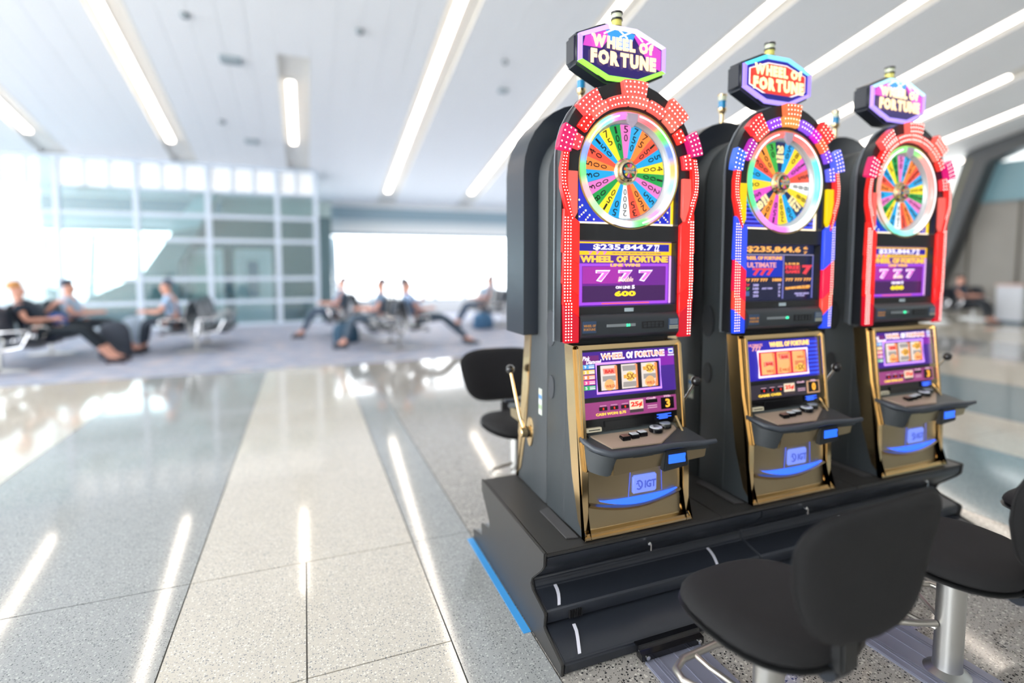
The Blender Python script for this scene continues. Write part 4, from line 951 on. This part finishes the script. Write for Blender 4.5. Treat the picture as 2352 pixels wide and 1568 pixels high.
def skin(name, chains, m, parent, sub=1):
    """one continuous surface grown round joint chains: [(point, radius), ...]; points shared by position"""
    vs, rs, es = [], [], []
    ix = {}
    for ch in chains:
        prev = None
        for p, r in ch:
            k = tuple(round(c, 4) for c in p)
            if k not in ix: ix[k] = len(vs); vs.append(k); rs.append(r)
            if prev is not None and prev != ix[k]: es.append((prev, ix[k]))
            prev = ix[k]
    me = bpy.data.meshes.new(name); me.from_pydata(vs, es, []); o = bpy.data.objects.new(name, me); C.objects.link(o)
    o.modifiers.new('s', 'SKIN').use_smooth_shade = True
    for i, d in enumerate(me.skin_vertices[0].data):
        r = rs[i]; d.radius = r if isinstance(r, tuple) else (r, r); d.use_root = (i == 0)
    sm = o.modifiers.new('b', 'SUBSURF'); sm.levels = sub; sm.render_levels = sub
    bpy.context.view_layer.update(); dg = bpy.context.evaluated_depsgraph_get()
    me2 = bpy.data.meshes.new_from_object(o.evaluated_get(dg)); o.modifiers.clear(); o.data = me2; bpy.data.meshes.remove(me)
    me2.materials.clear(); me2.materials.append(m); me2.shade_smooth()
    if parent: o.parent = parent
    return o
M_skin = mat('skin_tone', 'd8a08c', .5)
def person(loc, rz, label, shirt, pants, hair, shoe, lean=.28, reach=.95, bare=False, spread=.12, armup=0, sc_=1.0, fwd=0):
    """seated figure facing +x, seat height .46"""
    t = empty('person', loc, label, 'person', 'people in the waiting area', rz)
    hip = (0, 0, .55); bel = (-lean*.25, 0, .70); chest = (-lean*.62, 0, .90); neck = (-lean*.85, 0, 1.06); jaw = (-lean*.82+.03, 0, 1.13); head = (-lean*.85+.01, 0, 1.22); crown = (-lean*.9, 0, 1.29)
    ch = [[(hip, .13), (bel, .12), (chest, (.13, .12)), (neck, .055), (jaw, .06), (head, .085), (crown, .06)], [(jaw, .06), ((jaw[0]+.085, 0, 1.175), .014)]]
    sh = []; pa = []
    for s in (-1, 1):
        S_ = (chest[0]-.01, s*.19, .98); E_ = (chest[0]+.10, s*.25, .74); H_ = (chest[0]+.36, s*.10, .74+armup*(s > 0)*.25); F_ = (H_[0]+.07, s*.085, H_[2]+.01)
        ch.append([(chest, (.13, .12)), (S_, .055), (E_, .042), (H_, .028), (F_, .034)])
        for k in range(4):
            b = (F_[0]+.045, F_[1]+(k-1.5)*.020, F_[2]-.005); ch.append([(F_, .034), (b, .010), ((b[0]+.022+.004*(k in (1, 2))), b[1], b[2]-.022) and ((b[0]+.022+.004*(k in (1, 2)), b[1], b[2]-.022), .008)])
        ch.append([(F_, .034), ((F_[0]+.01, F_[1]-s*.04, F_[2]+.02), .011), ((F_[0]+.04, F_[1]-s*.05, F_[2]+.02), .009)])
        P0 = (.0, s*.09, .54); K = (.46*sc_, s*(spread+.02), .54+.03); A = (reach-.10, s*spread, .12); T = (reach+.03, s*(spread+.02), .06)
        ch.append([(hip, .13), (P0, .09), (K, .060), (A, .038), (T, .035)])
        sh.append([(chest, (.145, .135)), (S_, .068), ((S_[0]+.06, s*.225, .84), .060)])
        AA = (K[0]+(A[0]-K[0])*(.7 if bare else .92), s*(spread+.005), K[2]+(A[2]-K[2])*(.7 if bare else .92))
        pa.append([(hip, .145), (P0, .10), (K, .074), (AA, .055)])
    skin('body', ch, M_skin, t)
    skin('shirt', [[((-.01, 0, .57), (.14, .155)), (bel, (.135, .15)), (chest, (.145, .135)), ((neck[0], 0, 1.03), .07)]]+sh, mat('shirt_'+shirt, shirt, .8), t)
    skin('trousers', [[((-.02, 0, .56), .145), (hip, .145)]]+pa, mat('trousers_'+pants, pants, .8), t)
    def hr(u, v, h): pass
    g = G(); rs = []
    for j in range(7):
        a = PI/2*j/6
        rs.append([(head[0]-.022+.102*math.cos(a)*math.cos(2*PI*i/14)-.012, .098*math.cos(a)*math.sin(2*PI*i/14), 1.215+.025*(math.cos(2*PI*i/14) > 0)*math.cos(a)+.115*math.sin(a)) for i in range(14)])
    g.rings(rs); g.build('hair', mat('hair_'+hair, hair, .7), t, smooth=True)
    for s in (-1, 1):
        G().lathe([(.002, -.008), (.008, 0), (.002, .008)], 8, (head[0]+.083, s*.032, 1.205)).build('eye', mat('eye_dark', '1c1c20', .3), t)
        G().lathe([(.004, s*.088), (.018, s*.094), (.010, s*.102)], 8, (head[0]-.01, 0, 1.19), 'y').build('ear', M_skin, t, smooth=True)
        T = (reach, s*(spread+.02), 0)
        g = G(); g.prism([(T[0]-.15, 0), (T[0]+.13, 0), (T[0]+.13, .03), (T[0]+.08, .075), (T[0]-.06, .10), (T[0]-.15, .09)], 'y', T[1]-.045, T[1]+.045); g.build('shoe', mat('shoe_'+shoe, shoe, .6), t, bevel=.02, seg=3)
    return t
person((-3.74, 10.25, 0), 0, 'reclining ginger person in a black T-shirt and dark trousers at the left edge', '182838', '16222c', 'c08a50', '3a3038', lean=.42, reach=.92, bare=True, armup=1)
person((-3.74, 11.35, 0), 0, 'dark-haired person in a pale shirt sitting behind the reclining ginger person', '9cb4cc', '1e2a34', '28384a', '2c2830', lean=.1, reach=.88, bare=True)
person((-2.2, 11.2, 0), PI, 'person in a light blue top bent over on the lone seat row before the doors', 'a8c4e4', '3a4452', '4a5464', '3a4250', lean=-.15, reach=.62)
person((2.05, 10.2, 0), 0, 'person in a light blue shirt with legs stretched out, holding up something to read', '9ab8e0', '3c4c5c', '5a5860', '36424e', lean=.30, reach=1.05, armup=1)
person((1.28, 10.5, 0), PI, 'grey-clothed person sitting back to back with the one in light blue', '6a8098', '4a5a6a', '4a5060', '3a4450', lean=.12, reach=.7)
person((.62, 12.4, 0), PI, 'faint person in blue-grey on the row behind the middle seats', '7a90ac', '4a5a6e', '5a6070', '3a4450', lean=.2, reach=.8)
person((4.35, 13.2, 0), PI, 'person in blue-grey waiting beside the left slot machines', '8ea4bc', '4a5a70', '5c5a66', '3a4450', lean=.2, reach=.8)
person((17.2, 9.2, 0), -PI/2, 'dark-clothed person on the seat row beside the pale bin at the right', '2c3c4c', '2a3038', '3a302c', '24242a', lean=.2, reach=.7)

def bag(loc, rz, label, col, w_=.32, d=.2, h=.45, soft=.05):
    t = empty('backpack', loc, label, 'bag', None, rz)
    def outl(s_, z): return [(w_/2*s_*abs(math.cos(a))**.6*(1 if math.cos(a) > 0 else -1), d/2*s_*abs(math.sin(a))**.6*(1 if math.sin(a) > 0 else -1), z) for a in [2*PI*i/20 for i in range(20)]]
    g = G(); g.rings([outl(.85, 0), outl(1, .03), outl(1.03, h*.4), outl(.95, h*.75), outl(.7, h*.93), outl(.3, h)]); g.build('bag_body', mat('bag_'+col, col, .7), t, smooth=True)
    G().box(-w_*.35, w_*.35, -d*.62, -d*.42, h*.1, h*.45).build('pocket', mat('bag_'+col, col, .7), t, bevel=.02)
    G().tube([(-.05, 0, h*.97), (-.04, 0, h*1.08), (.04, 0, h*1.08), (.05, 0, h*.97)], .008, 8).build('handle', M_rubber, t, smooth=True)
    return t
bag((-3.02, 10.75, .008), .4, 'large dark backpack on the carpet by the outstretched feet', '3a4250', .45, .35, .62)
bag((-3.82, 10.82, .432), 1.57, 'bright blue bag on the seat between the two people on the left', '1a4f9a', .3, .25, .36)
bag((-3.05, 11.9, .008), 1.2, 'pale grey bag behind the dark backpack', 'b0c4d8', .4, .3, .6)
bag((.72, 16.7, .008), 0, 'small red bag by the far windows right of the glass partition', 'd83a5a', .34, .2, .32)
bag((1.42, 15.8, .008), .5, 'dark violet bag by the far windows', '4a4a62', .3, .22, .5)
bag((.75, 11.2, .008), .3, 'dark blue-green bag on the left end of the middle seats', '2f5068', .5, .35, .42)
bag((4.1, 12.5, .008), .3, 'blue bag on the carpet in front of the seats beside the slot machines', '3f6a90', .5, .35, .4)

b = empty('waste_bin', (18.2, 8.5, 0), 'tall pale grey bin at the right edge in front of the seats', 'bin')
G().box(-.45, .45, -.3, .3, .08, 1.02).build('bin_body', mat('bin_grey', 'c8ced6', .4), b, bevel=.03)
G().box(-.42, .42, -.27, .27, 0, .08).build('plinth', mat('bin_blue', '4a6478', .5), b)
G().box(-.47, .47, -.32, .32, 1.02, 1.06).build('lid', mat('bin_lid', 'd8b8b0', .4), b, bevel=.01)
G().box(-.25, .25, -.305, -.30, .78, .95).build('slot', M_rubber, b)
